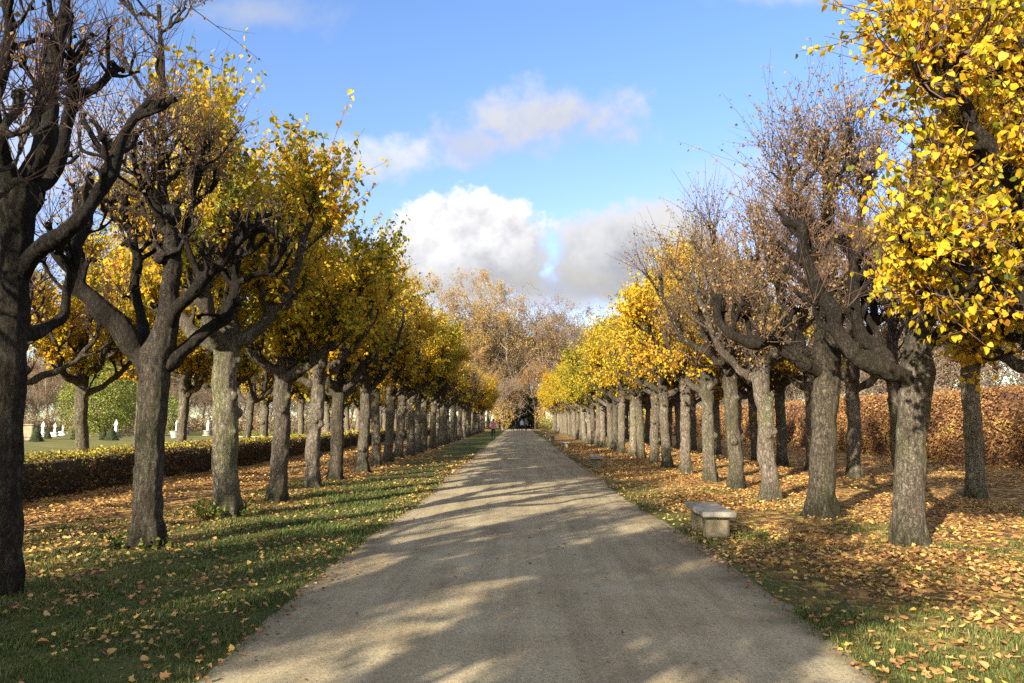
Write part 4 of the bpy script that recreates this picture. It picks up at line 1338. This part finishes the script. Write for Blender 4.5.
# ------------------------------------------------------------------ flower garden beyond the low hedge
def statue(label, px, Y, h=1.7, arm=0, plinth=1.0, pm=None):
    root = empty("garden_statue", (wx(px, Y), Y, 0), rng.uniform(-.6, .6))
    J = joints(.25, h=h, fold=arm)
    k = h / 1.7
    J = {n: ((p[0], p[1], p[2] + plinth), r, par) for n, (p, r, par) in J.items()}
    me = body("figure", J, [M_WHITE], lambda c: 0)
    fo = link("figure", me, root)
    mb = MB()   # drapery round the legs
    Q, q = spline([(0, 0, plinth), (0, 0, plinth + .35 * k), (0, 0, plinth + .75 * k), (0, 0, plinth + 1.0 * k)], [.24 * k, .20 * k, .17 * k, .13 * k])
    mb.tube(Q, q, 14, jit=.12, rg=rng)
    link("drapery", mb.mesh("drapery", M_WHITE, True), root)
    mb = MB()
    mb.box(-.36, .36, -.36, .36, -.05, .12); mb.box(-.28, .28, -.28, .28, .12, plinth - .1); mb.box(-.34, .34, -.34, .34, plinth - .1, plinth)
    link("pedestal", mb.mesh("pedestal", pm or M_STONE), root)
    tag(root, label, "statue", "white statues in the flower garden")


statue("white statue beside the ochre stone block in the flower garden", 44, 70, 1.05, .0, .45, M_WHITE)
statue("white statue below the pale green tree, second from the picture's edge", 56, 72, .95, .3, .4, M_WHITE)
statue("white statue beside the dark topiary cones in the flower garden", 117, 66, 1.05, .0, .6)
statue("white statue on a pale green plinth seen past the candelabra lime", 178, 70, 1.0, .5, .6)
statue("white statue half hidden by the trunk behind the hedge", 187, 78, 1.2, .0, .9)
statue("slim white statue standing alone between two hedge side trunks", 209, 76, 1.05, .0, .55)
statue("white statue with arms out between two hedge side trunks", 220, 76, 1.05, 1.0, .55)
statue("low white bust shaped statue in the lawn beside the pale green tree", 64, 78, .7, .0, .4, M_WHITE)

r_ = empty("stone_block", (wx(32, 60), 60, 0))
link("shaft", bevel_box("shaft", -.42, .42, -.42, .42, .15, 1.15, M_STONEOCHRE, 4, .03), r_)
link("base", bevel_box("base", -.52, .52, -.52, .52, -.05, .152, M_STONEOCHRE, 7, .03), r_)
link("cornice", bevel_box("cornice", -.5, .5, -.5, .5, 1.148, 1.28, M_STONEOCHRE, 8, .03), r_)
tag(r_, "square ochre stone pedestal behind the low hedge, a cone bush before it", "pedestal")
r_ = empty("planter", (wx(176.5, 66), 66, 0))
Q, q = spline([(0, 0, 0), (0, 0, .2), (0, 0, .45), (0, 0, .6)], [.30, .34, .42, .44])
mb = MB(); mb.tube(Q, q, 16); link("bowl", mb.mesh("bowl", simple_noise_mat("verdigris_stone", (.22, .32, .24), (.34, .44, .34), 4), True), r_)
mb = MB(); Q, q = spline([(0, 0, .57), (0, 0, .605), (0, 0, .64)], [.47, .48, .46]); mb.tube(Q, q, 16); link("rim", mb.mesh("rim", M_STONE, True), r_)
tag(r_, "round pale green planter under a white statue in the garden", "planter")


def cone(label, px, Y, w, h, seed):
    rg = np.random.default_rng(seed)
    root = empty("topiary_cone", (wx(px, Y), Y, 0))
    mb = MB(); mb.tube([(0, 0, .0), (0, 0, h * .35), (0, 0, h * .7), (0, 0, h * .93)], [w * .46, w * .33, w * .15, .02], 12)
    link("branches", mb.mesh("branches", M_TOPIARY_CORE, True), root)
    n = 1500
    z = h * (1 - rg.random(n) ** .55); a = rg.uniform(0, 6.28, n); r0 = (w / 2) * (1 - z / h) + rg.normal(0, .02, n)
    P = np.stack([np.cos(a) * r0, np.sin(a) * r0, z], -1)
    N = np.stack([np.cos(a), np.sin(a), np.full(n, .4)], -1) + rg.normal(0, .4, (n, 3))
    link("foliage", leaves_mesh("foliage", P, rg.normal(0, 1, (n, 3)), N, rg.uniform(.05, .09, n), np.clip(rg.normal(.7, .2, n), 0, 1), M_EVERGREEN, 'oval'), root)
    tag(root, label, "topiary", "clipped cones in the flower garden")


cone("clipped green cone in front of the ochre stone pedestal", 38, 55, .95, 1.3, 81)
cone("clipped green cone beside the trunk behind the hedge", 77, 62, .75, 1.15, 82)
cone("broad dark cone beside a white statue past the candelabra lime", 113, 58, 1.1, 1.15, 83)
cone("narrow cone behind the broad dark one in the garden", 105, 60, .6, 1.2, 84)
cone("small olive cone between two white statues", 49, 64, .6, .95, 85)


def flower_bed(label, px, Y, lx, n, seed, mat, hgt):
    rg = np.random.default_rng(seed)
    root = empty("flower_bed", (wx(px, Y), Y, 0))
    mb = MB(); mb.box(-lx / 2, lx / 2, -.5, .5, -.05, .10)
    link("stone_edge", mb.mesh("stone_edge", M_STONE), root)
    P = np.stack([rg.uniform(-lx / 2 + .05, lx / 2 - .05, n), rg.uniform(-.44, .44, n), .1 + rg.random(n) * hgt], -1)
    link("foliage", leaves_mesh("foliage", P, rg.normal(0, 1, (n, 3)), rg.normal(0, .6, (n, 3)) + (0, 0, 1), rg.uniform(.06, .13, n), rg.random(n), mat, 'oval'), root)
    tag(root, label, "flower bed", "flower beds in the garden")


M_PINKFLOWER = mat_leaf("pink_flower", [(0, (.10, .13, .04)), (.4, (.42, .24, .20)), (.8, (.55, .36, .32)), (1, (.62, .52, .44))], .2, 0)
flower_bed("pinkish flower bed past the candelabra lime in the garden", 128, 74, 3.0, 1400, 91, M_PINKFLOWER, .5)
flower_bed("pale yellow flower bed between the tall lime trunks", 268, 70, 6.5, 2600, 92, M_WILLOW, .35)
flower_bed("pinkish flower bed far off between two hedge row trunks", 335, 86, 4.0, 1600, 93, M_PINKFLOWER, .8)


# ------------------------------------------------------------------ light and sky
SUN_AZ = 33.0      # light travels towards +x, +y: sun stands behind and to the hedge side
SUN_EL = 21.0
dirv = Vector((math.sin(R(SUN_AZ)) * math.cos(R(SUN_EL)), math.cos(R(SUN_AZ)) * math.cos(R(SUN_EL)), -math.sin(R(SUN_EL))))
sd = bpy.data.lights.new("sun", 'SUN'); sd.energy = 5.0; sd.angle = R(.6); sd.color = (1.0, .89, .72)
so = bpy.data.objects.new("sun", sd); COL.objects.link(so)
so.rotation_euler = dirv.to_track_quat('-Z', 'Y').to_euler()
so.location = (-30, -40, 30)

world = bpy.data.worlds.new("World"); scene.world = world; world.use_nodes = True
wt = world.node_tree; wt.nodes.clear()
t = NT(wt)
wout = t.n("ShaderNodeOutputWorld")
bg = t.n("ShaderNodeBackground"); bg.inputs[1].default_value = .09
wt.links.new(bg.outputs[0], wout.inputs[0])
sky = t.n("ShaderNodeTexSky", sky_type='NISHITA')
sky.sun_disc = False
sky.sun_elevation = R(SUN_EL)
sky.sun_rotation = R(180 + SUN_AZ)
sky.air_density = 1.0; sky.dust_density = .6; sky.ozone_density = 2.0
tc = t.n("ShaderNodeTexCoord")
sep = t.n("ShaderNodeSeparateXYZ"); t.set(sep.inputs[0], tc.outputs["Generated"])
yy = t.m('MAXIMUM', sep.outputs[1], .02)
U = t.m('DIVIDE', sep.outputs[0], yy); Vv = t.m('DIVIDE', sep.outputs[2], yy)
cb = t.n("ShaderNodeCombineXYZ"); t.set(cb.inputs[0], U); t.set(cb.inputs[1], Vv)
uv = cb.outputs[0]
big = t.noise(uv, 5.5, 3, .5); bigb = t.noise(uv, 16, 6, .6)
cb2 = t.n("ShaderNodeCombineXYZ"); t.set(cb2.inputs[0], U); t.set(cb2.inputs[1], Vv); cb2.inputs[2].default_value = 7.3
wob = t.noise(cb2.outputs[0], 9, 5, .6)


def uvpix(px, py):
    d = ray(px, py); return d.x / d.y, d.z / d.y


CLOUDS = [  # photo column, row, half widths, softness, opacity, brightness of crown, brightness of base, noise weight
    (466, 247, 88, 56, .26, .97, 1.00, .40, 1.0),
    (640, 255, 108, 48, .50, .96, .72, .34, 1.2),
    (575, 287, 165, 26, .9, .90, .52, .38, 1.1),
    (520, 302, 240, 10, 1.2, .6, .62, .5, .9),
    (552, 118, 110, 40, 1.0, .85, .68, .52, 1.5),
    (470, 148, 70, 24, 1.0, .7, .62, .52, 1.4),
    (368, 160, 90, 27, 1.0, .75, .86, .62, 1.4),
    (60, 150, 150, 90, 1.3, .62, .85, .72, 1.2),
    (250, 12, 130, 26, 1.4, .45, .62, .58, 1.4),
    (800, -4, 90, 16, 1.4, .5, .75, .66, 1.4),
    (760, 205, 120, 60, 1.4, .6, .66, .55, 1.4),
]
col = sky.outputs[0]
# phone-camera skies read a deeper blue
hs = t.n("ShaderNodeHueSaturation"); hs.inputs["Saturation"].default_value = 1.13; hs.inputs["Hue"].default_value = .5; hs.inputs["Value"].default_value = 1.18
t.set(hs.inputs["Color"], col); col = hs.outputs[0]
t.set(hs.inputs["Hue"], t.m('SUBTRACT', .532, t.m('MULTIPLY', t.smooth(sep.outputs[2], .08, .50), .022)))
CL = 4.6
fwd = t.smooth(sep.outputs[1], .05, .25)
for px, py, a, b, soft, op, top, base, nw in CLOUDS:
    u0, v0 = uvpix(px, py)
    du = t.m('DIVIDE', t.m('SUBTRACT', t.m('ADD', U, t.m('MULTIPLY', t.m('SUBTRACT', wob, .5), .05)), u0), a / F)
    dv = t.m('DIVIDE', t.m('SUBTRACT', t.m('ADD', Vv, t.m('MULTIPLY', t.m('SUBTRACT', big, .5), .04)), v0), b / F)
    dist = t.m('ADD', t.m('MULTIPLY', du, du), t.m('MULTIPLY', dv, dv))
    e = t.m('ADD', t.m('SUBTRACT', 1.17, t.m('SQRT', dist)), t.m('MULTIPLY', t.m('SUBTRACT', bigb, .5), nw * 1.5))
    den = t.m('MULTIPLY', t.m('MULTIPLY', t.smooth(e, 0.0, soft), op), fwd)
    sh = t.m('ADD', t.m('ADD', t.m('MULTIPLY', dv, .55), t.m('MULTIPLY', t.m('SUBTRACT', bigb, .5), 2.6)), t.m('ADD', t.m('MULTIPLY', du, -.15), .15))
    shf = t.smooth(sh, -.8, 1.0)
    lit = t.mix(shf, (base * CL * .98, base * CL * .99, base * CL * 1.07, 1), (top * CL * 1.0, top * CL * .985, top * CL * .96, 1))
    col = t.mix(den, col, lit)
# unseen broken cloud added overhead and behind the viewpoint to whiten the fill light
d3 = tc.outputs["Generated"]
zz = t.m('ADD', t.m('MAXIMUM', sep.outputs[2], 0.0), .18)
cb3 = t.n("ShaderNodeCombineXYZ"); t.set(cb3.inputs[0], t.m('DIVIDE', sep.outputs[0], zz)); t.set(cb3.inputs[1], t.m('DIVIDE', sep.outputs[1], zz))
cov = t.smooth(t.noise(cb3.outputs[0], 1.3, 6, .58), .44, .60)
away = t.m('MAXIMUM', t.smooth(sep.outputs[2], .50, .66), t.smooth(sep.outputs[1], .30, .0))
away = t.m('MULTIPLY', away, t.smooth(sep.outputs[2], .0, .06))
col = t.mix(t.m('MULTIPLY', t.m('MULTIPLY', cov, away), .9), col, (.95 * CL, .90 * CL, .84 * CL, 1))
t.set(bg.inputs[0], col)

# ------------------------------------------------------------------ view
scene.view_settings.view_transform = 'Standard'
scene.view_settings.look = 'None'
scene.view_settings.exposure = 1.58
scene.view_settings.gamma = 1.0
scene.view_settings.use_curve_mapping = False
scene.render.engine = 'CYCLES'
scene.cycles.use_denoising = False
scene.cycles.max_bounces = 6
scene.cycles.diffuse_bounces = 3
scene.cycles.transmission_bounces = 4
scene.cycles.transparent_max_bounces = 4
scene.cycles.sample_clamp_indirect = 6
